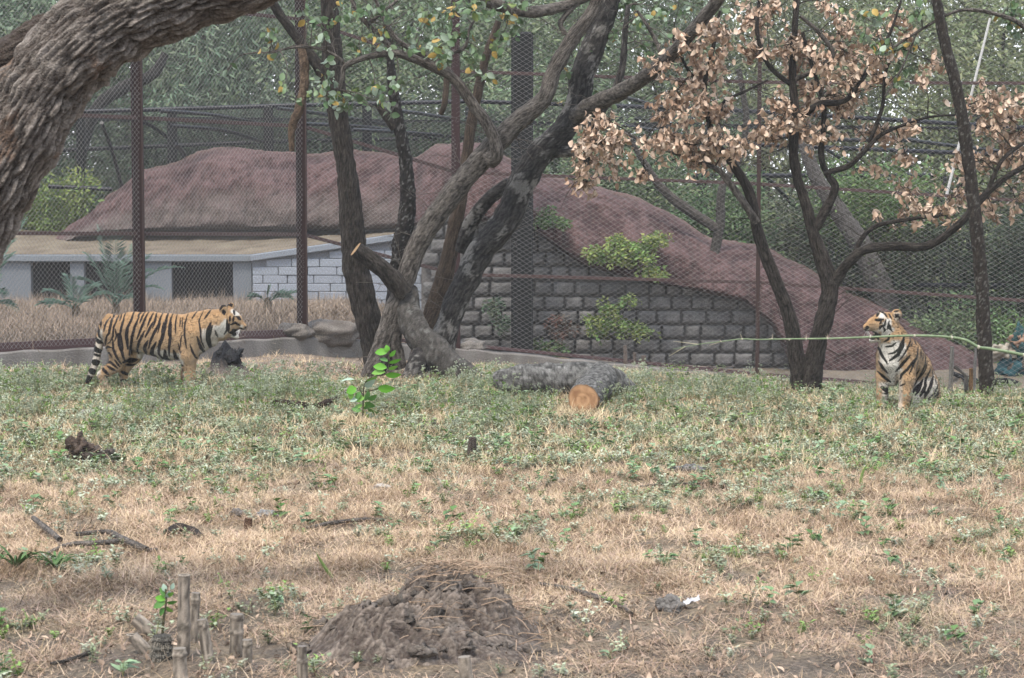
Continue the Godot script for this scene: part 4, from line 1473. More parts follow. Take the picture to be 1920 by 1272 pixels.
	limb(mb, [1505, 770, 49.4, 0.0, 1500, 715, 34.3, 0.0, 1484, 610, 26.7, 0.0, 1462, 545, 24.8, 0.0, 1438, 485, 22.5, 0.0, 1420, 430, 21.4, 0.0, 1412, 385, 19.7, 0.0, 1398, 345, 18.5, 0.0, 1365, 295, 15.8, 0.0, 1350, 278, 11.9, 0.0], z, dark, sk, 20, 0.035)
	part("trunk", mb, M.bark, t)
	mb = MB.new()
	limb(mb, [1512, 770, 54.6, 0.0, 1522, 715, 39.1, -0.05, 1534, 640, 33.8, -0.1, 1550, 580, 33.8, -0.1, 1556, 535, 35.4, -0.1, 1545, 495, 30.5, -0.1, 1526, 440, 23.2, -0.1, 1512, 385, 19.6, -0.1, 1496, 335, 18.8, -0.1, 1488, 280, 18.2, -0.1, 1492, 215, 16.8, -0.1, 1486, 140, 14.0, -0.1, 1490, 60, 11.9, -0.1, 1496, -20, 9.8, -0.1], z, dark, sk, 20, 0.035)
	part("trunk", mb, M.bark, t)
	mb = MB.new()
	limb(mb, [1560, 535, 28.9, -0.1, 1585, 500, 21.3, -0.2, 1620, 470, 18.2, -0.3, 1665, 462, 17.5, -0.4, 1735, 462, 16.0, -0.4, 1775, 440, 15.2, -0.45, 1808, 412, 15.2, -0.5, 1842, 372, 13.7, -0.5, 1880, 338, 11.4, -0.5, 1922, 312, 9.9, -0.5, 1990, 280, 7.6, -0.5], z, dark, sk)
	limb(mb, [1522, 440, 18.2, -0.1, 1545, 400, 19.8, -0.1, 1566, 352, 15.2, -0.15, 1552, 328, 12.2, -0.15, 1540, 290, 12.2, -0.15, 1545, 200, 9.9, -0.1, 1525, 130, 7.6, -0.1, 1505, 60, 6.1, -0.1], z, dark, sk)
	limb(mb, [1545, 325, 11.2, -0.15, 1590, 312, 11.2, -0.25, 1615, 290, 9.6, -0.3, 1650, 255, 8.0, -0.35, 1690, 236, 6.4, -0.4, 1740, 220, 4.8, -0.4, 1790, 216, 4.0, -0.4], z, dark, sk)
	limb(mb, [1630, 268, 8, -0.3, 1655, 200, 8, -0.3, 1660, 140, 6, -0.3, 1680, 90, 5, -0.3], z, dark, sk)
	limb(mb, [1500, 220, 14, -0.1, 1540, 195, 14, -0.2, 1590, 185, 10, -0.3, 1640, 110, 8, -0.3, 1670, 60, 6, -0.3, 1690, 0, 4, -0.3], z, dark, sk)
	limb(mb, [1600, 490, 14, -0.2, 1612, 455, 10, -0.2, 1640, 425, 9, -0.2, 1700, 412, 8, -0.2, 1760, 405, 6, -0.2], z, dark, sk)
	limb(mb, [1490, 150, 10, -0.1, 1560, 108, 9, -0.2, 1535, 60, 8, -0.3, 1500, 30, 6, -0.3], z, pale, sk)
	limb(mb, [1850, 366, 10, -0.5, 1880, 300, 8, -0.5, 1930, 262, 6, -0.5], z, dark, sk)
	limb(mb, [1485, 160, 10, -0.1, 1440, 120, 9, -0.1, 1420, 60, 8, -0.1, 1425, -10, 6, -0.1], z, dark, sk)
	part("branch", mb, M.bark, t)
	mb = MB.new()
	limb(mb, [1418, 418, 16, -0.1, 1398, 385, 14, -0.15, 1365, 340, 12, -0.2, 1340, 315, 10, -0.2, 1280, 292, 9, -0.2, 1225, 272, 7, -0.2, 1160, 244, 5, -0.2], z, pale, sk)
	limb(mb, [1352, 282, 14, 0.0, 1330, 230, 11, 0.0, 1322, 160, 9, 0.0, 1335, 100, 8, 0.0, 1350, 20, 6, 0.0], z, dark, sk)
	limb(mb, [1322, 170, 7, 0.0, 1290, 130, 6, 0.0, 1262, 70, 5, 0.0], z, dark, sk)
	limb(mb, [1330, 230, 7, 0.0, 1360, 190, 7, 0.0, 1400, 170, 5, 0.0, 1440, 150, 4, 0.0], z, dark, sk)
	limb(mb, [1175, 248, 5, -0.2, 1140, 260, 4, -0.2, 1110, 280, 4, -0.2, 1100, 330, 3, -0.2], z, dark, sk)
	limb(mb, [1210, 265, 4, -0.2, 1206, 310, 3, -0.2], z, dark, sk)
	part("branch", mb, M.bark, t)
	var dm := [leaf_mat("dry_leaf_a", Color(0.37, 0.26, 0.185), 0.3), leaf_mat("dry_leaf_b", Color(0.40, 0.285, 0.205), 0.3), leaf_mat("dry_leaf_c", Color(0.28, 0.18, 0.12), 0.3), leaf_mat("dry_leaf_d", Color(0.42, 0.32, 0.24), 0.3)]
	var dl := [leaf_mesh(0.105, 0.055, 1.3, 0.5, Color.WHITE), leaf_mesh(0.12, 0.05, 0.8, 0.8, Color.WHITE), leaf_mesh(0.09, 0.06, 1.9, 0.35, Color.WHITE)]
	leafage(t, sk, z - 0.1, 0.22, [[1100, 342, 9, 16], [1204, 328, 7, 12], [1130, 272, 22, 30], [1095, 300, 16, 22], [1150, 292, 16, 22], [1112, 250, 14, 14], [1138, 225, 14, 14], [1158, 262, 9, 10], [1232, 268, 14, 22], [1262, 250, 16, 24], [1300, 262, 18, 28], [1342, 268, 18, 26], [1380, 268, 14, 18], [1295, 288, 14, 22], [1330, 292, 10, 14], [1242, 212, 12, 18], [1262, 182, 14, 20], [1292, 168, 16, 24], [1322, 200, 16, 22], [1352, 205, 12, 14],
		[1242, 122, 12, 14], [1292, 92, 16, 18], [1332, 62, 16, 20], [1362, 62, 14, 16], [1412, 40, 16, 22], [1402, 100, 12, 14], [1345, 120, 16, 20], [1312, 132, 16, 20], [1282, 62, 14, 12], [1432, 250, 16, 22], [1452, 232, 14, 18], [1482, 82, 14, 18], [1492, 132, 12, 12], [1502, 75, 16, 20], [1522, 110, 14, 14], [1472, 190, 14, 14], [1482, 212, 14, 18], [1502, 240, 14, 20], [1540, 250, 14, 20], [1522, 160, 12, 14], [1545, 130, 14, 16], [1540, 190, 14, 16],
		[1575, 62, 16, 18], [1575, 200, 12, 12], [1600, 180, 14, 14], [1592, 100, 16, 20], [1622, 82, 14, 16], [1602, 140, 14, 16], [1642, 140, 12, 10], [1652, 110, 14, 14], [1572, 175, 12, 10], [1632, 250, 14, 14], [1662, 252, 12, 12], [1694, 240, 10, 12], [1702, 300, 8, 9], [1702, 350, 14, 12], [1722, 380, 14, 12], [1642, 320, 10, 5], [1742, 112, 10, 8], [1732, 150, 10, 6], [1702, 62, 12, 8], [1682, 30, 12, 8],
		[1852, 190, 16, 12], [1872, 170, 14, 10], [1842, 212, 14, 12], [1882, 212, 16, 14], [1902, 250, 16, 16], [1852, 235, 16, 14], [1832, 300, 14, 12], [1882, 290, 16, 14], [1912, 300, 14, 12], [1802, 300, 12, 8], [1792, 360, 14, 12], [1852, 372, 14, 12], [1902, 380, 14, 10], [1862, 402, 10, 8], [1772, 402, 12, 12], [1692, 402, 10, 8], [1560, 12, 14, 12], [1450, 20, 14, 12], [1640, 400, 8, 4], [1930, 200, 20, 14], [1940, 330, 18, 14]], dl, dm, 0.98, 1.1, 300, Color(0.05, 0.04, 0.033), 5.2, 140, 1.5)

	z = 25.9
	t = thing("slender_tree", "single slender dark trunk right of the sitting tiger, leaning slightly left", "tree", on(P(1850, 750, z)))
	mb = MB.new()
	limb(mb, [1858, 785, 35.9, 0.0, 1852, 740, 29.6, 0.0, 1846, 640, 27.3, 0.0, 1842, 540, 25.7, 0.0, 1832, 440, 25.7, 0.0, 1820, 330, 24.2, 0.0, 1806, 230, 23.4, 0.0, 1790, 150, 21.8, 0.0, 1770, 70, 21.1, 0.0, 1756, 0, 19.5, 0.0, 1745, -80, 17.2, 0.0], z, {"c0": Color(0.028, 0.022, 0.018), "c1": Color(0.105, 0.085, 0.070), "c2": Color(0.22, 0.205, 0.185), "lich": 0.04, "lf": 16.0, "rough": 0.12, "fa": 2.8, "fl": 9.6, "plate": 0.1}, null, 20, 0.03)
	part("trunk", mb, M.bark, t)

	# green leaves on the grey trees
	var gm := [leaf_mat("green_leaf_a", Color(0.07, 0.115, 0.05), 0.35), leaf_mat("green_leaf_b", Color(0.105, 0.15, 0.075), 0.35), leaf_mat("green_leaf_c", Color(0.13, 0.17, 0.05), 0.4), leaf_mat("green_leaf_d", Color(0.19, 0.235, 0.17), 0.4), leaf_mat("yellow_leaf", Color(0.28, 0.19, 0.05), 0.4)]
	gm = [gm[0], gm[1], gm[3], gm[0], gm[1], gm[2], gm[3], gm[0], gm[1], gm[4], gm[3]]
	var gl := [leaf_mesh(0.13, 0.085, 0.5, 0.25, Color.WHITE), leaf_mesh(0.12, 0.075, 0.9, 0.3, Color.WHITE), leaf_mesh(0.10, 0.07, -0.5, 0.2, Color.WHITE)]
	leafage(green[0][0], green[0][1], green[0][2] - 0.5, 0.3, [[600, 152, 16, 9], [622, 168, 16, 11], [642, 186, 16, 11], [592, 182, 12, 6], [662, 168, 16, 9], [702, 166, 14, 7], [742, 162, 12, 6], [722, 196, 8, 4], [735, 212, 6, 3], [662, 32, 20, 7], [692, 52, 20, 7], [642, 22, 18, 6], [722, 62, 22, 9], [762, 72, 22, 10], [800, 42, 20, 8], [850, 22, 20, 8], [782, 92, 18, 9], [822, 92, 20, 10], [860, 62, 20, 9], [902, 92, 18, 10], [932, 82, 18, 8], [942, 42, 18, 7], [970, 30, 18, 6], [832, 112, 16, 8], [882, 122, 14, 8], [912, 132, 12, 5], [702, 92, 20, 7], [612, 62, 16, 4], [592, 32, 14, 4], [572, 22, 12, 4], [672, 82, 18, 5], [508, 75, 8, 4], [500, 95, 6, 2], [418, 140, 4, 1], [950, 10, 20, 8], [902, 20, 18, 8], [880, 6, 20, 8], [740, 20, 20, 6], [535, 165, 6, 2]], gl, gm, 0.85, 0.35, 290, Color(0.12, 0.10, 0.085), 3.1, 130, 1.15)
	leafage(green[1][0], green[1][1], green[1][2] - 0.3, 0.3, [[1192, 32, 20, 10], [1222, 52, 20, 10], [1252, 22, 20, 10], [1172, 12, 18, 9], [1242, 66, 14, 6], [1100, 75, 14, 5], [1122, 182, 14, 5], [1080, 172, 10, 4], [1062, 195, 10, 4], [1290, 20, 18, 7], [1322, 10, 14, 5], [1215, 90, 14, 5], [1150, 60, 12, 4], [1060, 130, 10, 3]], gl, gm, 0.85, 0.35, 200, Color(0.12, 0.10, 0.085), 3.0, 90, 1.15)
	# a leafy green branch reaching in on the right above the withered leaves
	z = 26.2
	t = thing("leafy_branch_tree", "small tree beyond the right edge whose green twigs reach in over the brown leaves", "tree", on(P(2040, 770, z)))
	mb = MB.new()
	sk = []
	limb(mb, [2050, 800, 40, 0.0, 2040, 500, 34, 0.0, 2020, 250, 28, 0.0, 1990, 60, 22, 0.0], z, dark, sk)
	limb(mb, [2010, 160, 12, 0.0, 1930, 60, 10, 0.0, 1880, 30, 8, 0.0, 1800, 20, 6, 0.0, 1720, 60, 5, 0.0, 1660, 100, 4, 0.0], z, pale, sk)
	limb(mb, [1720, 60, 4, 0.0, 1690, 130, 4, 0.0, 1660, 180, 3, 0.0], z, pale, sk)
	part("trunk", mb, M.bark, t)
	leafage(t, sk, z, 0.2, [[1642, 82, 12, 7], [1662, 92, 14, 9], [1702, 92, 12, 7], [1682, 152, 10, 5], [1902, 32, 14, 10], [1914, 62, 12, 8], [1622, 62, 10, 4], [1692, 132, 12, 5], [1640, 20, 14, 7], [1720, 20, 14, 7], [1760, 30, 12, 5], [1595, 15, 12, 5], [1890, 10, 14, 8]], gl, gm, 0.8, 0.35, 200, Color(0.10, 0.085, 0.07), 3.2)

# ---- the ground, its grass and the things lying on it -------------------------------------------
func green_at(x: float, d: float) -> float:       # how green the ground cover is
	var a := x / d
	var n := nz.get_noise_2d(x * 0.55 + 40.0, d * 0.35)
	var n2 := nz2.get_noise_2d(x * 0.9, d * 0.5 + 20.0)
	var start := lerpf(17.6, 16.4, ss(-0.05, 0.1, a)) + n * 2.2
	var g := ss(start - 0.8, start + 2.4, d) * (0.75 + 0.6 * n2)
	g *= 1.0 - ss(26.9, 28.4, d + 0.8 * n2) * (1.0 - ss(-0.045, 0.0, a))
	g += 0.8 * ss(0.28, 0.5, n2 + 0.25 * n) * (1.0 - ss(15.0, 18.0, d))
	return clampf(g, 0.0, 1.0)

func ground() -> void:
	var ds := [-40.0, -10.0, 0.0, 4.0, 7.0, 9.0]
	var d := 9.6
	while d < 46.0:
		ds.append(d)
		d += 0.09 if d < 20.0 else 0.13
	while d < 420.0:
		ds.append(d)
		d *= 1.12
	var xs := []
	var x := -12.5
	while x < 12.5:
		xs.append(x)
		x += 0.1 if absf(x) < 7.0 else 0.2
	var step := 0.5
	while xs[xs.size() - 1] < 260.0:
		xs.append(xs[xs.size() - 1] + step)
		xs.push_front(xs[0] - step)
		step *= 1.5
	var mb := MB.new()
	for dd in ds:
		for xx in xs:
			var h := H(xx, dd)
			var a := nz2.get_noise_2d(xx * 1.7, dd * 1.7)
			var b := nz2.get_noise_2d(xx * 9.0, dd * 9.0)
			var g := green_at(xx, dd) if dd > 9.0 else 0.3
			var soil := Color(0.135, 0.108, 0.086)
			var straw := Color(0.32, 0.24, 0.155)
			var c := soil.lerp(straw, clampf(0.45 + 0.7 * a + 0.5 * b + 0.25 * ss(13.0, 15.0, dd) - 0.35 * (1.0 - ss(11.0, 13.5, dd)), 0, 1))
			c = c.lerp(Color(0.17, 0.15, 0.09), g * 0.6)
			if dd > 28.5:
				var f := fence_at(xx)
				c = c.lerp(Color(0.27, 0.215, 0.175) * (1.0 + 0.5 * b), ss(28.5, 30.5, dd) * (0.75 if dd < f.x else 0.45))
			if dd > 47.0:
				c = Color(0.06, 0.06, 0.035)
			mb.vert(Vector3(xx, h + (0.02 * b if dd < 30.0 and dd > 9.0 else 0.0), -dd), c)
	var w := xs.size()
	for j in ds.size() - 1:
		for i in w - 1:
			var k := j * w + i
			mb.quad(k, k + w, k + w + 1, k + 1)
	lone("ground", mb, M.dirt, Vector3.ZERO, "dry grassy ground of the enclosure running on under the wood", "", "", "structure")

func strew(cnt: int, d0: float, d1: float, keep: Callable, meshes: Array, name_: String, label: String, m: Material, smin: float, smax: float, colf: Callable, tilt := 0.15) -> void:
	var xf := []
	var cols := []
	for k in meshes.size():
		xf.append([])
		cols.append([])
	for k in cnt:
		var d := sqrt(lerpf(d0 * d0, d1 * d1, rng.randf()))
		var x := r(-0.285, 0.285) * d
		if rng.randf() > keep.call(x, d):
			continue
		var v := rng.randi() % meshes.size()
		var p := Vector3(x, H(x, d), -d)
		var s := r(smin, smax)
		xf[v].append(Transform3D(Basis.from_euler(Vector3(r(-tilt, tilt), r(0, TAU), r(-tilt, tilt))).scaled(Vector3(s, s, s)), p))
		cols[v].append(colf.call(x, d))
	for v in meshes.size():
		if xf[v].size():
			var o := scatter(name_, meshes[v], m, xf[v], cols[v], self)
			tag(o, label, "grass")

func clear(x: float, d: float) -> float:        # trodden or shaded spots where little grows
	var c := 1.0
	for q in [[0.80, 23.5, 0.5, 0.7], [-0.31, 11.8, 0.8, 0.6], [-1.55, 11.4, 0.7, 0.5], [-1.62, 22.6, 0.4, 0.6]]:
		c = minf(c, ss(0.6, 1.1, Vector2((x - q[0]) / q[2], (d - q[1]) / q[3]).length()))
	return c

func grass() -> void:
	var pal := func(x: float, d: float):
		var k := clampf(0.5 + nz2.get_noise_2d(x * 1.3 + 5.0, d * 1.3) * 1.3 + r(-0.4, 0.4), 0.0, 1.0)
		var c := Color(0.21, 0.14, 0.082).lerp(Color(0.54, 0.408, 0.275), k)
		var near := 1.0 - ss(11.5, 14.0, d)
		c = c.lerp(Color(0.25, 0.175, 0.125), near * 0.6)
		var g := green_at(x, d)
		return c.lerp(Color(0.44, 0.38, 0.24), g * 0.5) * r(0.8, 1.2)
	var dry1 := [tuft_mesh(16, 0.095, 0.0042, 1.25, 0.06, 1), tuft_mesh(14, 0.12, 0.004, 1.1, 0.055, 2), tuft_mesh(18, 0.075, 0.0045, 1.35, 0.07, 3)]
	var kn := func(x: float, d: float):
		var n := nz2.get_noise_2d(x * 1.1 + 60.0, d * 1.1)
		var e := Vector2((x + 0.47) / 0.75, (d - 11.6) / 0.9).length()
		var e2 := Vector2((x + 1.55) / 0.75, (d - 11.4) / 0.55).length()
		return clampf(0.66 + 1.6 * n, 0.04, 1.0) * lerpf(0.28, 1.0, ss(11.0, 14.3, d)) * ss(0.5, 1.1, e) * lerpf(0.15, 1.0, ss(0.5, 1.2, e2))
	strew(46000, 10.0, 18.8, kn, dry1, "dry_grass", "dry straw-coloured grass over the near half of the clearing", M.grass, 0.7, 1.35, pal)
	var kf := func(x: float, d: float):
		var n := nz2.get_noise_2d(x * 0.9 + 60.0, d * 0.9)
		var f := fence_at(x)
		if d > f.x - 0.25:
			return 0.0
		return clampf(0.7 + 1.0 * n, 0.1, 1.0) * (1.0 - 0.93 * ss(27.0, 28.6, d + 0.8 * n) * (1.0 - ss(-0.05, 0.0, x / d)))
	strew(52000, 18.6, 37.0, kf, [tuft_mesh(14, 0.11, 0.0062, 1.1, 0.07, 4), tuft_mesh(14, 0.15, 0.006, 0.8, 0.06, 5)], "dry_grass", "dry grass mixed into the green weeds further back", M.grass, 0.6, 1.25, pal)
	# dry grass behind the left part of the fence, before the den
	var kb := func(x: float, d: float):
		var f := fence_at(x)
		return 0.0 if d < f.x + 0.3 or x > -1.6 else 1.0
	strew(24000, 33.0, 44.6, kb, [tuft_mesh(16, 0.17, 0.010, 1.0, 0.12, 6)], "dry_grass", "brown dry grass between the fence and the den", M.grass, 0.8, 1.8, func(x: float, d: float): return Color(0.215, 0.165, 0.128) * r(0.5, 1.5))
	# straw lying flat
	strew(26000, 10.0, 20.0, kn, [tuft_mesh(5, 0.17, 0.0048, 1.45, 0.06, 7), tuft_mesh(4, 0.26, 0.005, 1.5, 0.05, 8)], "straw", "loose straw lying flat on the near ground", M.grass, 0.6, 1.3, func(x: float, d: float): return Color(0.42, 0.31, 0.21) * r(0.7, 1.35))
	# dry twigs and stalks
	strew(9000, 10.0, 30.0, func(x: float, d: float): return 0.8, [tuft_mesh(2, 0.30, 0.007, 1.45, 0.03, 41), tuft_mesh(1, 0.22, 0.006, 0.9, 0.02, 42)], "dry_stalks", "dry stalks and twigs scattered over the clearing", M.grass, 0.4, 1.2, func(x: float, d: float): return Color(0.30, 0.24, 0.19).lerp(Color(0.09, 0.07, 0.055), r()), 0.3)
	# small fallen leaves
	strew(30000, 10.0, 33.0, func(x: float, d: float): return 0.9, [leaf_mesh(0.05, 0.026, 1.2, 0.5, Color.WHITE), leaf_mesh(0.045, 0.02, 0.5, 0.4, Color.WHITE)], "fallen_leaves", "small fallen leaves strewn over the clearing", M.grass, 0.5, 1.2, func(x: float, d: float): return Color(0.34, 0.25, 0.185).lerp(Color(0.13, 0.09, 0.065), r()) * r(0.8, 1.4), 1.5)
	# green herbs
	var wc := func(x: float, d: float):
		var k := r()
		var c := Color(0.14, 0.17, 0.085).lerp(Color(0.34, 0.36, 0.27), k)
		if r() < 0.14:
			c = Color(0.15, 0.235, 0.06)
		return c * r(0.75, 1.25)
	var kg := func(x: float, d: float):
		var f := fence_at(x)
		if d > f.x - 0.3:
			return 0.0
		var g := green_at(x, d)
		return (0.25 + 0.75 * g) * g * 0.5 * clear(x, d) + 0.03 * clear(x, d)
	strew(62000, 10.5, 33.0, kg, [weed_mesh(9, 0.11, 0.030, 0.018, 11), weed_mesh(7, 0.15, 0.036, 0.022, 12), weed_mesh(11, 0.08, 0.024, 0.016, 13)], "green_weeds", "small grey-green weeds covering the middle of the clearing", M.weed, 0.7, 1.35, wc)
	var kw := func(x: float, d: float):
		var n := nz.get_noise_2d(x * 0.6 + 11.0, d * 0.6)
		var a := x / d
		return green_at(x, d) * clampf(0.35 + n, 0.0, 1.0) * ss(20.0, 24.0, d) * (1.0 - ss(27.3, 28.8, d)) * (1.0 if a < 0.04 else 0.45) * clear(x, d)
	strew(15000, 19.0, 31.0, kw, [weed_mesh(6, 0.24, 0.030, 0.016, 14, 5), weed_mesh(5, 0.20, 0.028, 0.016, 15, 4)], "flowering_weeds", "tall weeds with tiny white flower heads along the crest", M.weed, 0.7, 1.25, wc)
	strew(1500, 10.5, 27.0, func(x: float, d: float): return clampf(0.14 + 0.7 * green_at(x, d), 0.0, 1.0) * clear(x, d), [weed_mesh(3, 0.16, 0.075, 0.052, 16), weed_mesh(2, 0.13, 0.085, 0.06, 17)], "broadleaf_weeds", "scattered broad-leaved green seedlings in the grass", M.weed, 0.6, 1.2, func(x: float, d: float): return Color(0.07, 0.135, 0.035).lerp(Color(0.16, 0.22, 0.13), r()) * r(0.8, 1.3))

func culm(mb: MB, base: Vector3, top: Vector3, rad: float, nodes: Array, col: Color, hollow := true) -> void:
	var n := 56
	var pts := []
	var rads := []
	for k in n + 1:
		var t := float(k) / n
		var rr := rad * (1.06 - 0.12 * t)
		for q in nodes:
			rr += rad * 0.15 * exp(-pow((t - q) * 26.0, 2.0))
		pts.append(base.lerp(top, t))
		rads.append(rr)
	tube(mb, pts, rads, 16, base.distance_to(top) / n, {"c0": col * 0.35, "c1": col * 1.45, "rough": 0.08, "fa": 8.0, "fl": 3.0, "cap": Color(0.025, 0.02, 0.016) if hollow else col * 0.7}, base.x * 7.0)

func stumps() -> void:
	var tan_ := Color(0.27, 0.225, 0.18)
	var list := [
		["bamboo_stump", "tallest cut bamboo stump of the foreground clump, dark hollow top", 344, 1236, 345, 1080, 24, [0.16, 0.52], true, 0.0],
		["bamboo_stump", "grey bamboo stump right behind the tallest one", 362, 1215, 367, 1112, 18, [0.9], false, 0.12],
		["bamboo_stump", "leaning brown bamboo stump at the right foot of the tallest one", 392, 1250, 378, 1162, 22, [0.45, 0.92], false, 0.03],
		["bamboo_stump", "straight bamboo stump with a ringed top, alone right of the clump", 441, 1232, 444, 1152, 25, [0.72, 0.95], false, 0.0],
		["bamboo_stump", "short pale bamboo stub at the foot of the ringed one", 464, 1246, 463, 1200, 20, [0.3, 0.9], false, -0.1],
		["bamboo_stump", "fat tan bamboo piece tilted to the left beside the seedling", 300, 1200, 252, 1160, 27, [0.2], false, 0.1],
		["bamboo_stump", "split bamboo piece tilted left with a pale torn face", 276, 1226, 248, 1192, 24, [0.15], true, 0.0],
		["bamboo_stump", "stout grey bamboo root end at the bottom edge under the tallest stump", 339, 1290, 336, 1216, 26, [0.25, 0.5, 0.9], false, -0.25],
		["bamboo_stump", "small grey bamboo stub at the bottom between clump and soil heap", 567, 1280, 566, 1212, 20, [0.3, 0.75], false, -0.2],
		["bamboo_stump", "weathered bamboo stub at the bottom in front of the soil heap", 876, 1290, 870, 1232, 26, [0.5], false, -0.3]]
	for s in list:
		var g := G(s[2], minf(s[3], 1268.0))
		var z: float = -g.z + s[9]
		var base := P(s[2], s[3], z)
		var top := P(s[4], s[5], z)
		var t := thing(s[0], s[1], "stump", base, "cut bamboo stumps at the front")
		var mb := MB.new()
		culm(mb, base - (top - base).normalized() * 0.12, top, s[6] * 0.5 / F * z, s[7], tan_ * r(0.75, 1.15), s[8])
		part("culm", mb, M.bamboo, t)
		if s[8]:
			var lp := MB.new()
			var q := top + Vector3(0, 0.002, 0)
			for k in 12:
				var a := TAU * k / 12.0
				var b := TAU * (k + 1) / 12.0
				var rr: float = s[6] * 0.5 / F * z
				rod(lp, q + Vector3(cos(a), 0, sin(a)) * rr * 0.86, q + Vector3(cos(b), 0, sin(b)) * rr * 0.86, rr * 0.16, rr * 0.16, tan_ * 1.1, 5)
			part("rim", lp, M.bamboo, t)
	# fibrous root stock
	var g := G(302, 1240)
	var t := thing("root_stock", "grey fibrous root stock in the middle of the bamboo clump", "stump", g)
	var mb := MB.new()
	culm(mb, g + Vector3(0, -0.08, 0), P(303, 1192, -g.z), 0.052, [0.3, 0.5, 0.7, 0.9], Color(0.18, 0.165, 0.14), false)
	part("core", mb, M.bark, t)
	mb = MB.new()
	for k in 420:
		var a := r(0, TAU)
		var h := r(-0.02, 0.13)
		var p := g + Vector3(cos(a) * 0.05, h, sin(a) * 0.05)
		rod(mb, p, p + Vector3(cos(a) * r(0.005, 0.03), r(-0.04, 0.01), sin(a) * r(0.005, 0.03)), 0.0016, 0.0008, Color(0.24, 0.21, 0.17) * r(0.5, 1.3), 3)
	part("root_fibres", mb, M.plain, t, "stuff")

func sapling(called: String, label: String, base: Vector3, stem: Array, leaves: Array, m: Array) -> void:    # leaves [x, y, length in px, width in px, angle, turn, colour index]
	var t := thing(called, label, "plant", base)
	var z := -base.z
	var mb := MB.new()
	for s in stem:
		var pts := []
		for k in range(0, s.size(), 2):
			pts.append(P(s[k], s[k + 1], z))
		var rads := []
		for k in pts.size():
			rads.append(lerpf(0.009, 0.004, float(k) / (pts.size() - 1)))
		tube(mb, pts, rads, 7, 0.03, {"c0": Color(0.09, 0.08, 0.05), "c1": Color(0.19, 0.18, 0.10), "rough": 0.08})
	part("stem", mb, M.bark, t)
	for q in leaves:
		var l: float = q[2] / F * z
		var o := MeshInstance3D.new()
		o.mesh = leaf_mesh(l, q[3] / F * z, r(0.3, 0.9), r(0.1, 0.3), Color.WHITE)
		o.material_override = m[q[6]]
		var an := deg_to_rad(q[4])
		var dir := Vector3(cos(an), sin(an), r(-0.35, 0.35)).normalized()
		var nrm := Vector3(0, 0, 1).rotated(dir, deg_to_rad(q[5]))
		var sd := dir.cross(nrm).normalized()
		o.transform = Transform3D(Basis(sd, dir, sd.cross(dir)), P(q[0], q[1], z) - base)
		o.name = "leaf" if not t.has_node("leaf") else "leaf_%03d" % (t.get_child_count() - 1)
		t.add_child(o, true)

func heap_h(x: float, d: float) -> float:
	var e1 := exp(-pow(pow((x + 0.32) / 0.35, 2.0) + pow((d - 11.95) / 0.42, 2.0), 1.9))
	var e2 := exp(-pow(pow((x + 0.78) / 0.27, 2.0) + pow((d - 11.55) / 0.42, 2.0), 1.6))
	var e3 := exp(-pow(pow((x + 0.52) / 0.40, 2.0) + pow((d - 11.35) / 0.34, 2.0), 1.4))
	return maxf(0.33 * e1, 0.17 * e2) + 0.12 * e3

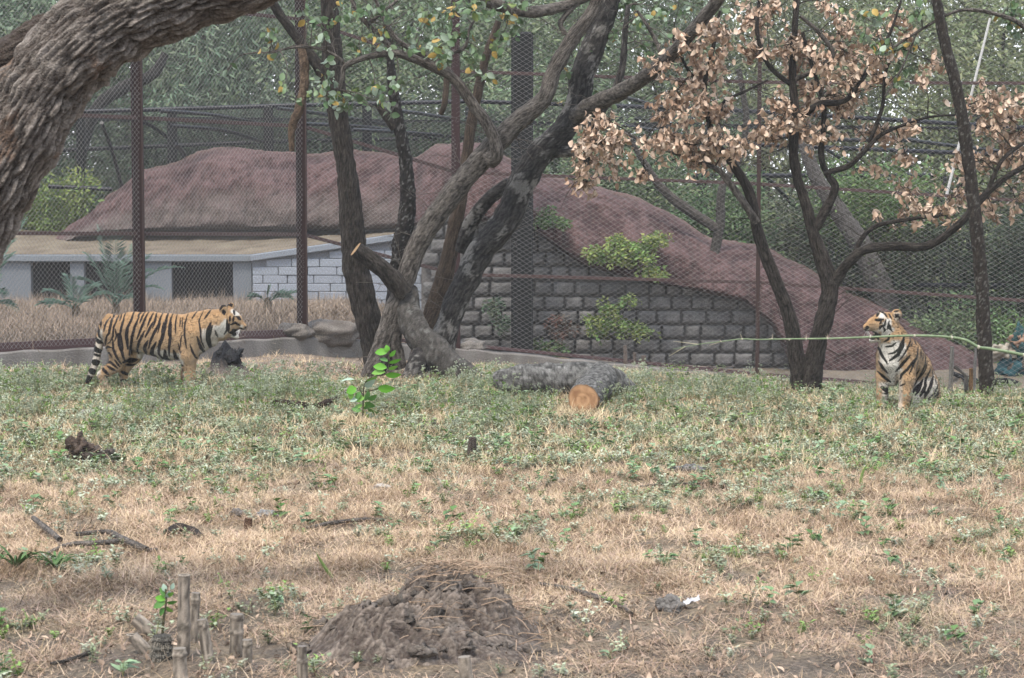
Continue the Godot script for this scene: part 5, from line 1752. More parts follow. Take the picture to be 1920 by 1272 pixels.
func soil_heap() -> void:
	var c := Vector3(-0.46, 0, -11.75)
	var t := thing("soil_heap", "dark lumpy heap of dug soil in the middle foreground", "heap", on(c))
	var mb := MB.new()
	var n := 230
	for i in n + 1:
		for j in n + 1:
			var u := i / float(n) * 2.0 - 1.0
			var v := j / float(n) * 2.0 - 1.0
			var x := c.x + u * 1.0
			var d := -c.z + v * 0.85
			var h := heap_h(x, d)
			var k := cell.get_noise_3d(x * 3.3, d * 3.3, 4.0)
			var n1 := nz2.get_noise_2d(x * 4.0, d * 4.0)
			var n2 := nz2.get_noise_2d(x * 13.0, d * 13.0)
			var n3 := nz2.get_noise_2d(x * 34.0, d * 34.0)
			var w := clampf(h * 5.0, 0.0, 1.0)
			h += w * (0.12 * (k + 0.75) + 0.075 * n1 + 0.035 * n2 + 0.022 * n3)
			var edge := maxf(absf(u), absf(v))
			h -= 0.08 * ss(0.5, 0.95, edge)
			var col := Color(0.095, 0.074, 0.060).lerp(Color(0.28, 0.225, 0.185), clampf(0.5 + 0.5 * n1 + 0.6 * n2 + 0.9 * n3 + 0.5 * (k + 0.6) - 0.15, 0, 1))
			mb.vert(Vector3(x + 0.03 * n2 * w, H(x, d) + h + 0.012, -d + 0.03 * n1 * w), col)
	for i in n:
		for j in n:
			var a := i * (n + 1) + j
			mb.quad(a, a + 1, a + n + 2, a + n + 1)
	part("heap", mb, M.dirt, t)
	var clods := []
	for k in 60:
		var x := c.x - 0.05 + rng.randfn() * 0.33
		var d := 11.55 + rng.randfn() * 0.30
		var h := heap_h(x, d)
		var m2 := MB.new()
		var s := r(0.012, 0.042)
		var tone := r(0.8, 1.4)
		rock(m2, Vector3(x, H(x, d) + h + s * 0.15, -d), Vector3(s * r(0.8, 1.4), s * r(0.6, 1.0), s), Color(0.085, 0.069, 0.059) * tone, Color(0.19, 0.16, 0.135) * tone, 0.7, 12, k * 3.0)
		part("clod", m2, M.dirt, t)
	var st := MB.new()
	for k in 230:
		var x := c.x + 0.12 + rng.randfn() * 0.3
		var d := 11.9 + rng.randfn() * 0.28
		if k < 60:
			x = -0.30 + rng.randfn() * 0.12
			d = 12.0 + rng.randfn() * 0.1
		var p := Vector3(x, H(x, d) + heap_h(x, d) + 0.05, -d)
		var a := r(0, TAU)
		var l := r(0.05, 0.26)
		var q := p + Vector3(cos(a) * l * 0.5, r(0.0, 0.5) * l * 0.4, sin(a) * l * 0.5)
		var e := q + Vector3(cos(a) * l * 0.5, r(-0.5, 0.1) * l * 0.5, sin(a) * l * 0.5)
		var cl := Color(0.25, 0.175, 0.12) * r(0.5, 1.3)
		rod(st, p, q, 0.0028, 0.0025, cl, 4)
		rod(st, q, e, 0.0025, 0.0015, cl, 4)
	part("root_straw", st, M.plain, t, "stuff")

func stick(called: String, label: String, cat: String, segs: Array, c0: Color, c1: Color, lift := 0.02, rough := 0.12) -> void:    # segs: [x, y, width px, ...] on the ground
	var first := G(segs[0][0], segs[0][1])
	var t := thing(called, label, cat, first)
	for s in segs:
		var pts := []
		var rads := []
		for k in range(0, s.size(), 3):
			var g := G(s[k], s[k + 1])
			var rr: float = s[k + 2] * 0.5 / F * -g.z
			pts.append(g + Vector3(0, rr * 0.7 + lift, 0))
			rads.append(rr)
		var mb := MB.new()
		tube(mb, pts, rads, 12, 0.025, {"c0": c0, "c1": c1, "rough": rough, "fa": 7.0, "fl": 7.0, "plate": 0.08}, s[0])
		part("branch", mb, M.bark, t)

func upright(called: String, label: String, cat: String, a: Array, c0: Color, c1: Color, group := "", z_ := 0.0) -> void:   # [x, y, width, x, y, width ...] from the ground up, one distance
	var g := G(a[0], a[1])
	var z := -g.z if z_ == 0.0 else z_
	var pts := []
	var rads := []
	for k in range(0, a.size(), 3):
		pts.append(P(a[k], a[k + 1], z))
		rads.append(a[k + 2] * 0.5 / F * z)
	pts[0].y -= 0.08
	var mb := MB.new()
	tube(mb, pts, rads, 12, 0.03, {"c0": c0, "c1": c1, "rough": 0.12, "fa": 6.0, "fl": 5.0, "cap": c1 * 1.3}, a[0])
	lone(called, mb, M.bark, pts[0], label, cat, group)

func props() -> void:
	var grey0 := Color(0.07, 0.06, 0.052)
	var grey1 := Color(0.37, 0.32, 0.28)
	stick("dead_branch", "forked grey dead branch lying on the dry grass at left", "branch", [[142, 1012, 9, 175, 1008, 9, 205, 1009, 10, 228, 1022, 15, 255, 1034, 15, 275, 1040, 12], [85, 1048, 5, 125, 1032, 9, 170, 1030, 11, 215, 1026, 11, 240, 1026, 9], [275, 1040, 8, 296, 1041, 8]], grey0, grey1)
	stick("broken_stick", "short grey stick with a pale broken tip, left of the forked branch", "stick", [[62, 990, 9, 85, 1010, 11, 112, 1032, 11]], grey0, grey1, 0.06)
	stick("thin_stick", "thin dark stick lying at the lower left edge", "stick", [[95, 1256, 7, 130, 1248, 8, 168, 1238, 9]], Color(0.04, 0.035, 0.03), Color(0.13, 0.11, 0.095))
	stick("dark_branch", "rotten dark brown branch lying left of the leafy sapling", "branch", [[515, 766, 15, 550, 770, 15, 590, 770, 10, 618, 764, 14, 655, 748, 16]], Color(0.025, 0.016, 0.012), Color(0.115, 0.075, 0.055), 0.03, 0.25)
	stick("pale_stick", "long pale stick on the dry grass in the middle", "stick", [[575, 1000, 6, 620, 992, 8, 680, 984, 8, 720, 984, 6]], grey0, grey1)
	stick("thin_twig", "thin dry twig on the green weeds at right of centre", "stick", [[1200, 920, 4, 1250, 914, 4, 1320, 912, 3]], grey0, grey1)
	stick("dark_twig", "dark twig lying on the weeds at far left under the pale stone", "stick", [[20, 812, 5, 60, 814, 6, 118, 806, 4]], Color(0.03, 0.025, 0.02), Color(0.12, 0.10, 0.085))
	stick("side_stick", "grey stick at the left edge of the dry grass", "stick", [[-10, 892, 9, 20, 892, 8, 45, 890, 5]], grey0, grey1)
	stick("rotten_chunk", "dark rotten wood chunk above the tallest bamboo stump", "wood", [[312, 1008, 16, 335, 1000, 20, 360, 1004, 18, 378, 1014, 12]], Color(0.03, 0.024, 0.02), Color(0.13, 0.10, 0.085), 0.0, 0.3)
	stick("split_root", "split brown root sticking out of the soil heap's front", "root", [[780, 1216, 14, 810, 1206, 20, 850, 1210, 20, 900, 1200, 12]], Color(0.06, 0.035, 0.025), Color(0.25, 0.16, 0.11), 0.06, 0.2)
	stick("fallen_stick", "knobbly grey stick lying right of the soil heap", "stick", [[1010, 1104, 7, 1060, 1115, 9, 1110, 1128, 11, 1150, 1142, 9, 1185, 1160, 6]], grey0, grey1)
	stick("black_log", "charred black log lying at the foot of the slender right tree", "log", [[1786, 718, 9, 1812, 728, 10, 1842, 742, 9], [1862, 738, 14, 1885, 742, 14, 1910, 738, 8]], Color(0.008, 0.008, 0.009), Color(0.035, 0.033, 0.035), 0.15)
	upright("small_stump", "small weathered stump standing in the weeds left of centre", "stump", [884, 862, 20, 885, 840, 17, 886, 820, 13], Color(0.05, 0.04, 0.033), Color(0.17, 0.135, 0.11))
	upright("cut_stub", "little brown cut stub on the dry grass at left", "stump", [465, 994, 17, 465, 984, 16, 466, 972, 14], Color(0.08, 0.045, 0.03), Color(0.24, 0.14, 0.09))
	# cut stakes by the fence
	for s in [["tallest pinkish wooden stake by the fence beyond the log", [1173, 700, 8, 1173, 675, 8, 1172, 648, 7]], ["middle wooden stake by the fence beyond the log", [1191, 700, 8, 1190, 682, 7, 1190, 661, 7]], ["right square stake by the fence beyond the log", [1207, 702, 9, 1207, 685, 9, 1207, 667, 9]]]:
		upright("wooden_stake", s[0], "stake", s[1], Color(0.16, 0.12, 0.10), Color(0.27, 0.21, 0.175), "stakes by the fence")
	for s in [["tall pale bamboo stake behind the sitting tiger", [1781, 760, 9, 1784, 705, 9, 1786, 650, 7], Color(0.36, 0.34, 0.31)], ["short orange-brown stake beside the slender tree", [1820, 760, 9, 1821, 728, 8, 1821, 691, 8], Color(0.36, 0.22, 0.12)], ["pale stake partly hidden by the slender right tree", [1826, 740, 6, 1828, 690, 6, 1831, 650, 5], Color(0.38, 0.36, 0.34)], ["grey stake left of the short orange-brown one", [1812, 752, 7, 1812, 720, 7, 1812, 700, 6], Color(0.25, 0.23, 0.21)]]:
		upright("bamboo_stake", s[0], "stake", s[1], s[2] * 0.55, s[2], "stakes behind the sitting tiger", 26.6)
	var z := 26.5
	var mb := MB.new()
	limb(mb, [1790, 688, 7, 0.0, 1803, 697, 7, 0.0, 1815, 707, 7, 0.0], z, {"c0": grey0, "c1": Color(0.33, 0.30, 0.27)})
	lone("slanting_stick", mb, M.bark, P(1815, 707, z), "short grey stick slanting onto the grey stake", "stick")
	# the green cane across the sitting tiger
	z = 23.6
	var t := thing("bamboo_cane", "long thin green bamboo cane arching across in front of the sitting tiger", "bamboo", on(P(2150, 800, z)))
	mb = MB.new()
	var cane := [2160, 830, 9.6, 0.0, 2080, 715, 7.8, 0.0, 1990, 683, 6.6, 0.0, 1920, 666, 6.3, 0.0, 1862, 655, 6.0, 0.0, 1835, 651, 5.7, 0.0, 1814, 639, 5.4, 0.0, 1785, 633, 5.1, 0.0, 1740, 630, 4.8, 0.0, 1690, 630, 4.5, 0.0, 1640, 632, 4.2, 0.0, 1560, 635, 3.6, 0.0, 1480, 636, 3.0, 0.0, 1420, 637, 2.52, 0.0, 1390, 636, 2.16, 0.0, 1350, 641, 1.8, 0.0, 1310, 646, 1.44, 0.0, 1262, 655, 0.96, 0.0]
	limb(mb, cane, z, {"c0": Color(0.14, 0.19, 0.10), "c1": Color(0.25, 0.31, 0.18), "rough": 0.03}, null, 10, 0.03)
	part("culm", mb, M.bamboo, t)
	for q in [[1920, 666, 12], [1835, 651, 13], [1785, 633, 11], [1715, 630, 10], [1632, 632, 9], [1552, 635, 8], [1512, 636, 7], [1480, 637, 7], [1448, 635, 6], [1392, 636, 6], [1352, 641, 5]]:
		var nd := MB.new()
		var p := P(q[0], q[1], z)
		var w: float = q[2] * 0.34 / F * z
		rock(nd, p, Vector3(w * 0.7, w, w), Color(0.38, 0.36, 0.27), Color(0.46, 0.42, 0.33), 0.1, 10)
		for k in 3:
			rod(nd, p, p + Vector3(r(-0.05, 0.03), r(-0.01, 0.06) * (1.0 if q[0] < 1700 else 0.3), r(-0.02, 0.02)), 0.004, 0.001, Color(0.42, 0.34, 0.24), 4)
		part("node_ring", nd, M.bamboo, t)
	mb = MB.new()
	for q in [[1310, 646, 1262, 640], [1285, 650, 1255, 668], [1392, 636, 1388, 626], [1352, 641, 1330, 648]]:
		rod(mb, P(q[0], q[1], z), P(q[2], q[3], z), 0.005, 0.002, Color(0.40, 0.36, 0.25), 4)
	part("twig", mb, M.bamboo, t)
	# burnt stump by the standing tiger, rocks, rubbish
	var g := G(425, 712)
	t = thing("burnt_stump", "charred black stump and ash heap in front of the standing tiger's chest", "stump", g)
	mb = MB.new()
	var n := 44
	for i in n + 1:
		for j in n + 1:
			var u := i / float(n) * 2.0 - 1.0
			var v := j / float(n) * 2.0 - 1.0
			var p := g + Vector3(u * 0.55, 0, v * 0.5)
			var rr := Vector2(u + 0.12 * nz2.get_noise_2d(u * 3, v * 3), v).length()
			var h := 0.42 * exp(-rr * rr * 7.0) * (1.0 + 0.5 * nz2.get_noise_3d(u * 3.0, v * 3.0, 2.0)) + 0.05 * exp(-rr * rr * 2.0) - 0.05 * ss(0.7, 1.0, rr)
			var dk := ss(0.10, 0.26, h + 0.07 * nz2.get_noise_2d(u * 6.0, v * 6.0))
			mb.vert(Vector3(p.x, H(p.x, -p.z) + h + 0.03 * nz2.get_noise_2d(u * 9.0, v * 9.0), p.z), Color(0.17, 0.14, 0.12).lerp(Color(0.022, 0.021, 0.024), dk))
	for i in n:
		for j in n:
			var a := i * (n + 1) + j
			mb.quad(a, a + n + 1, a + n + 2, a + 1)
	part("stump", mb, M.dirt, t)
	for k in 7:
		var m2 := MB.new()
		var s := r(0.05, 0.10)
		rock(m2, g + Vector3(rng.randfn() * 0.10, r(0.16, 0.36), rng.randfn() * 0.08), Vector3(s, s * r(0.7, 1.2), s), Color(0.016, 0.016, 0.018), Color(0.05, 0.048, 0.05), 0.5, 12, k * 2.0)
		part("char_lump", m2, M.dirt, t)
	for q in [["boulder", "large flat grey boulder at the foot of the fence, left of the dark trunk", 610, 655, 0.60, 0.24, Color(0.13, 0.11, 0.096), Color(0.23, 0.20, 0.175)], ["boulder", "lower end of the grey rock bank beside the big boulder", 548, 658, 0.34, 0.16, Color(0.13, 0.11, 0.096), Color(0.22, 0.195, 0.17)], ["boulder", "grey rock behind the bent trunk at the kerb's start", 880, 664, 0.32, 0.14, Color(0.16, 0.14, 0.12), Color(0.27, 0.24, 0.215)],
		["stone", "whitish flat stone in the weeds below the standing tiger", 168, 782, 0.16, 0.04, Color(0.40, 0.37, 0.33), Color(0.52, 0.49, 0.44)], ["stone", "small white stone on the dry grass near the centre", 716, 920, 0.066, 0.032, Color(0.44, 0.39, 0.34), Color(0.55, 0.50, 0.45)], ["stone", "grey stone half hidden in the weeds right of centre", 1292, 892, 0.15, 0.06, Color(0.12, 0.115, 0.11), Color(0.22, 0.21, 0.20)], ["stone", "flat grey stone on the dry grass left of the pale stick", 500, 972, 0.09, 0.035, Color(0.20, 0.20, 0.20), Color(0.36, 0.36, 0.36)],
		["stone", "dull grey stone beside the white scrap at lower right", 1255, 1148, 0.085, 0.06, Color(0.15, 0.135, 0.125), Color(0.25, 0.23, 0.21)], ["stone", "buff stone in the weeds left of the rotten dark branch", 478, 836, 0.09, 0.045, Color(0.30, 0.26, 0.21), Color(0.40, 0.36, 0.30)], ["stone", "grey cobble lying above the long pale stick", 445, 970, 0.06, 0.04, Color(0.15, 0.13, 0.115), Color(0.25, 0.22, 0.20)]]:
		mb = MB.new()
		g = G(q[2], q[3])
		rock(mb, g + Vector3(0, q[5] * 0.45, -q[4] * 0.3), Vector3(q[4], q[5], q[4] * 0.7), q[6], q[7], 0.16 if q[0] == "boulder" else 0.3, 26, q[2] * 0.13)
		lone(q[0], mb, M.stone, g, q[1], "rock")
	# clods of roots and earth at left
	g = G(165, 868)
	t = thing("uprooted_clump", "dark uprooted root clump in the weeds at left", "root clump", g)
	mb = MB.new()
	rock(mb, g + Vector3(-0.09, 0.14, 0), Vector3(0.09, 0.10, 0.08), Color(0.05, 0.036, 0.028), Color(0.14, 0.10, 0.078), 0.6, 20, 3.0)
	rock(mb, g + Vector3(0.02, 0.04, 0), Vector3(0.17, 0.07, 0.12), Color(0.035, 0.027, 0.022), Color(0.11, 0.085, 0.07), 0.6, 20, 5.0)
	rock(mb, g + Vector3(0.17, 0.04, 0), Vector3(0.10, 0.06, 0.09), Color(0.05, 0.04, 0.034), Color(0.14, 0.115, 0.1), 0.6, 20, 8.0)
	part("earth", mb, M.dirt, t)
	mb = MB.new()
	for k in 90:
		var p := g + Vector3(rng.randfn() * 0.14, r(0.03, 0.12), rng.randfn() * 0.08)
		rod(mb, p, p + Vector3(rng.randfn() * 0.09, r(-0.05, 0.08), rng.randfn() * 0.06), 0.003, 0.0015, Color(0.16, 0.115, 0.085) * r(0.5, 1.5), 4)
	part("roots", mb, M.plain, t, "stuff")
	g = G(1298, 1142)
	mb = MB.new()
	for i in 7:
		for j in 5:
			mb.vert(g + Vector3(i * 0.016 - 0.05, 0.02 + 0.03 * nz2.get_noise_2d(i * 0.8, j * 0.8) + 0.006 * i, j * -0.018), Color(0.55, 0.54, 0.56))
	for i in 6:
		for j in 4:
			mb.quad(i * 5 + j, i * 5 + j + 1, i * 5 + j + 6, i * 5 + j + 5)
	lone("white_scrap", mb, M.paint_dull, g, "crumpled white scrap beside the dull grey stone at lower right", "scrap")
	# the pale leaning pole and the heap at the right edge, behind the fence
	mb = MB.new()
	rod(mb, P(1774, 372, 40.5), P(1857, 34, 40.5), 0.030, 0.024, Color(0.62, 0.60, 0.57), 8)
	lone("white_pole", mb, M.paint_dull, P(1770, 560, 41.8), "thin white pole leaning on the fence rail at upper right", "pole")
	z = 43.0
	t = thing("rubbish_heap", "heap of teal cloth and tan sacking behind the fence at the right edge", "heap", P(1900, 720, z))
	for q in [["sack", 1880, 660, 0.28, 0.16, Color(0.36, 0.31, 0.24)], ["sack", 1912, 640, 0.22, 0.14, Color(0.34, 0.20, 0.13)], ["cloth", 1896, 690, 0.24, 0.30, Color(0.028, 0.085, 0.10)], ["cloth", 1912, 650, 0.16, 0.30, Color(0.025, 0.075, 0.075)], ["sack", 1925, 690, 0.30, 0.4, Color(0.12, 0.10, 0.08)]]:
		mb = MB.new()
		rock(mb, P(q[1], q[2], z), Vector3(q[3], q[4], 0.2), q[5] * 0.7, q[5] * 1.3, 0.5, 26, q[1] * 0.3)
		part(q[0], mb, M.cloth, t)
	mb = MB.new()
	for k in 40:
		var p := P(r(1820, 1930), r(735, 752), 27.6)
		var gg := Vector3(p.x, H(p.x, 27.6) + 0.05, -27.6 + r(-0.5, 0.3))
		rod(mb, gg, gg + Vector3(rng.randfn() * 0.15, r(0.0, 0.08), rng.randfn() * 0.1), 0.006, 0.003, Color(0.15, 0.12, 0.10) * r(0.5, 1.5), 4)
	var o := lone("twig_litter", mb, M.plain, P(1880, 748, 27.6), "dry twigs lying around the charred log at right", "twigs", "", "stuff")
	mb = MB.new()
	for k in 60:
		var gg := G(r(1100, 1350), r(690, 712))
		rod(mb, gg + Vector3(0, 0.03, 0), gg + Vector3(rng.randfn() * 0.18, r(0.03, 0.12), rng.randfn() * 0.1), 0.007, 0.003, Color(0.22, 0.18, 0.15) * r(0.5, 1.5), 4)
	lone("brushwood", mb, M.plain, G(1220, 704), "dry brushwood lying along the fence foot right of the log", "twigs", "", "stuff")

func plants() -> void:
	var gm := [leaf_mat("sapling_leaf_a", Color(0.085, 0.24, 0.02), 0.6), leaf_mat("sapling_leaf_b", Color(0.06, 0.15, 0.03), 0.5), leaf_mat("sapling_leaf_c", Color(0.22, 0.29, 0.22), 0.4), leaf_mat("sapling_leaf_d", Color(0.12, 0.25, 0.04), 0.6)]
	var b := G(678, 790)
	sapling("sapling", "bright green broad-leaved sapling standing in front of the tree cluster", b, [[680, 800, 681, 750, 684, 720, 700, 706, 722, 702, 730, 680, 728, 655], [682, 745, 672, 725], [684, 735, 705, 730, 712, 725]],
		[[727, 660, 14, 11, 100, 10, 0], [726, 661, 26, 15, 172, 25, 0], [729, 668, 20, 10, 28, 30, 0], [727, 678, 18, 11, 150, 50, 1], [728, 681, 27, 9, 12, 35, 0], [725, 690, 29, 15, 170, 20, 0], [726, 692, 22, 10, 8, 40, 3], [722, 698, 30, 13, 177, 30, 3], [722, 703, 32, 13, -6, 25, 0], [708, 728, 34, 17, -4, 15, 0], [684, 716, 28, 12, 8, 45, 3], [664, 712, 32, 8, 172, 60, 2], [682, 725, 26, 16, 20, 40, 2], [668, 728, 22, 18, 200, 20, 0], [676, 735, 20, 12, 235, 30, 1], [672, 748, 18, 10, 190, 40, 2], [684, 742, 18, 12, 215, 30, 3], [684, 752, 24, 12, 60, 40, 1], [684, 755, 22, 14, -30, 30, 1], [680, 760, 22, 10, 195, 35, 3], [688, 765, 26, 12, -40, 50, 1], [686, 772, 24, 10, -55, 40, 2], [684, 778, 22, 10, -20, 30, 3], [676, 772, 20, 12, 150, 30, 1], [680, 768, 22, 12, 40, 50, 1], [674, 755, 18, 12, 120, 30, 0], [690, 750, 20, 12, 20, 30, 1], [660, 735, 16, 12, 250, 20, 3]], gm)
	b = G(305, 1196)
	sapling("seedling", "small green seedling growing out of the bamboo clump", P(304, 1200, -b.z), [[304, 1200, 306, 1165, 311, 1130, 310, 1105]],
		[[310, 1125, 24, 13, 165, 20, 0], [308, 1130, 24, 16, 200, 30, 1], [311, 1120, 22, 12, 120, 30, 1], [310, 1130, 20, 16, 185, 10, 3], [311, 1122, 18, 11, 55, 40, 2], [312, 1118, 16, 10, 20, 30, 3], [312, 1130, 22, 10, -10, 30, 1], [312, 1138, 20, 13, -60, 30, 3], [309, 1110, 16, 11, 100, 20, 2], [307, 1140, 18, 11, 240, 30, 1], [320, 1106, 14, 10, 60, 30, 2]], gm)
	b = G(1085, 800)
	# grass blades standing alone
	for q in [["single upright green grass blade on the dry ground below the pale stick", 628, 1092, 592, 1035, 9], ["single tilted green grass blade among the weeds at right", 1614, 912, 1632, 866, 7]]:
		var g := G(q[1], q[2])
		var mb := MB.new()
		var tip := P(q[3], q[4], -g.z - 0.05)
		var w: float = q[5] * 0.5 / F * -g.z
		for k in 6:
			var t := k / 5.0
			var p := g.lerp(tip, t) + Vector3(-0.02 * sin(t * PI), 0.02 * sin(t * PI), 0)
			var ww := w * (1.0 - t * t)
			mb.vert(p + Vector3(-ww, 0, 0), Color(0.16, 0.22, 0.07))
			mb.vert(p + Vector3(0, 0, ww * 0.6), Color(0.13, 0.19, 0.06))
			mb.vert(p + Vector3(ww, 0, 0), Color(0.16, 0.22, 0.07))
		for k in 5:
			for s in 2:
				var a := k * 3 + s
				mb.quad(a, a + 3, a + 4, a + 1)
		lone("grass_blade", mb, M.grass, g, q[0], "grass")
	# strap-leaved plant at far left
	for q in [["strap-leaved green plant at the left edge below the forked branch", 30, 1068, 0.30], ["smaller strap-leaved green plant right of the one at the left edge", 105, 1072, 0.22]]:
		var g := G(q[1], q[2])
		var t := thing("strap_plant", q[0], "plant", g)
		for k in 16:
			var mb := MB.new()
			var a := r(0, TAU)
			var l: float = q[3] * r(0.6, 1.1)
			var c := Color(0.055, 0.10, 0.035) * r(0.8, 1.7)
			var sd := Vector3(-sin(a), 0, cos(a)) * 0.011
			for j in 6:
				var u := j / 5.0
				var p := g + Vector3(cos(a) * l * u, 0.75 * l * sin(u * 2.3) * r(0.5, 0.6) + 0.01, sin(a) * l * u)
				var ww := sd * (1.0 - u * u * 0.95)
				mb.vert(p - ww, c)
				mb.vert(p + Vector3(0, -0.006, 0), c * 0.9)
				mb.vert(p + ww, c)
			for j in 5:
				for s in 2:
					var i := j * 3 + s
					mb.quad(i, i + 3, i + 4, i + 1)
			part("leaf", mb, M.grass, t)
	# palms behind the left fence
	var pg := Color(0.095, 0.15, 0.115)
	var at := P(215, 590, 39.5)
	palm("tall feathery palm behind the fence beside the first post", on(at), [[-0.25, 1.75, 0.2, 0.3], [0.05, 1.65, 0.1, 0.25], [0.35, 1.4, 0.3, 0.3], [-0.5, 1.25, 0.3, 0.35], [0.75, 0.9, 0.2, 0.4], [0.9, 0.55, -0.1, 0.35], [-0.8, 0.75, 0.1, 0.35], [0.2, 1.1, 0.6, 0.2], [-0.1, 1.45, -0.5, 0.3], [0.6, 1.2, -0.4, 0.3], [1.25, 0.95, -0.2, 0.45], [0.45, 0.35, 0.5, 0.3]], pg)
	palm("low spreading palm behind the fence left of the tall one", on(P(140, 610, 38.6)), [[-0.55, 0.55, 0.2, 0.25], [0.45, 0.65, 0.2, 0.3], [-0.1, 0.85, 0.1, 0.2], [0.2, 0.4, 0.5, 0.2], [-0.35, 0.3, 0.4, 0.2], [0.75, 0.45, -0.1, 0.3], [0.05, 0.62, -0.4, 0.2], [-0.7, 0.3, 0.0, 0.2]], pg * 1.15)
	palm("drooping palm at the left edge behind the big trunk", on(P(-40, 640, 38.0)), [[0.9, 1.9, 0.1, 0.3], [0.7, 1.3, 0.2, 0.4], [-0.3, 1.8, 0.0, 0.3], [0.5, 0.5, 0.3, 0.4], [0.75, 0.25, 0.2, 0.3], [0.4, 0.9, 0.4, 0.3]], pg * 1.1)
	palm("thin young palm in front of the whitewashed wall", on(P(500, 585, 41.5)), [[-0.3, 0.3, 0.1, 0.15], [0.3, 0.42, 0.1, 0.1], [0.05, 0.5, 0.0, 0.1], [0.5, 0.3, 0.0, 0.15], [0.7, 0.45, 0.0, 0.1]], pg * 0.9)
	# climbers and bushes on the stone wall
	var sp := sprig_mesh(18, 0.15, 0.13, 0.06, 0.4, 31)
	for q in [["yellow-green bush spreading over the wall's foot under the mound", 1165, 480, 80, 44, Color(0.15, 0.21, 0.06), 230], ["lower yellow-green bush growing on the stone wall", 1165, 590, 55, 40, Color(0.13, 0.19, 0.06), 150], ["dark green tuft on the wall top beside the black column", 1045, 412, 36, 14, Color(0.07, 0.12, 0.045), 40], ["small green weed by the black column's foot", 1020, 655, 26, 16, Color(0.08, 0.12, 0.05), 30], ["faint green weed low on the wall left of the black column", 925, 600, 30, 40, Color(0.07, 0.095, 0.06), 40], ["brownish dry weed on the wall right of the black column", 1050, 605, 14, 26, Color(0.10, 0.065, 0.05), 20]]:
		var zz := 43.2
		var c := P(q[1], q[2], zz)
		var t := thing("wall_bush", q[0], "bush", Vector3(c.x, c.y - q[4] / F * zz, c.z))
		var mb := MB.new()
		var xf := []
		var cols := []
		var arms := []
		for k in 3 + int(q[6]) / 22:
			var e := c + Vector3(r(-1, 1) * q[3], r(-0.9, 1) * q[4], 0) / F * zz + Vector3(0, 0, r(-0.05, 0.3))
			var s0 := c + Vector3(r(-0.1, 0.1), -0.4 * q[4] / F * zz, -0.1)
			var m0 := s0.lerp(e, 0.55) + Vector3(r(-0.08, 0.08), r(0.0, 0.12), 0.05)
			rod(mb, s0, m0, 0.011, 0.008, Color(0.10, 0.09, 0.06), 5)
			rod(mb, m0, e, 0.008, 0.004, Color(0.10, 0.09, 0.06), 5)
			arms.append([m0, e])
		for k in q[6]:
			var w: Array = arms[rng.randi() % arms.size()]
			var p: Vector3 = w[0].lerp(w[1], r(0.2, 1.1)) + Vector3(rng.randfn() * 0.09, rng.randfn() * 0.045, rng.randfn() * 0.07)
			xf.append(facing(p, r(0.45, 0.9), r(0, TAU), r(-0.5, 0.5)))
			var s := r(0.6, 1.5)
			var cc: Color = q[5]
			cols.append(Color(cc.r * s * r(0.8, 1.35), cc.g * s, cc.b * s))
		part("stem", mb, M.bark, t)
		scatter("foliage", sp, M.far_leaf, xf, cols, t, t.position)

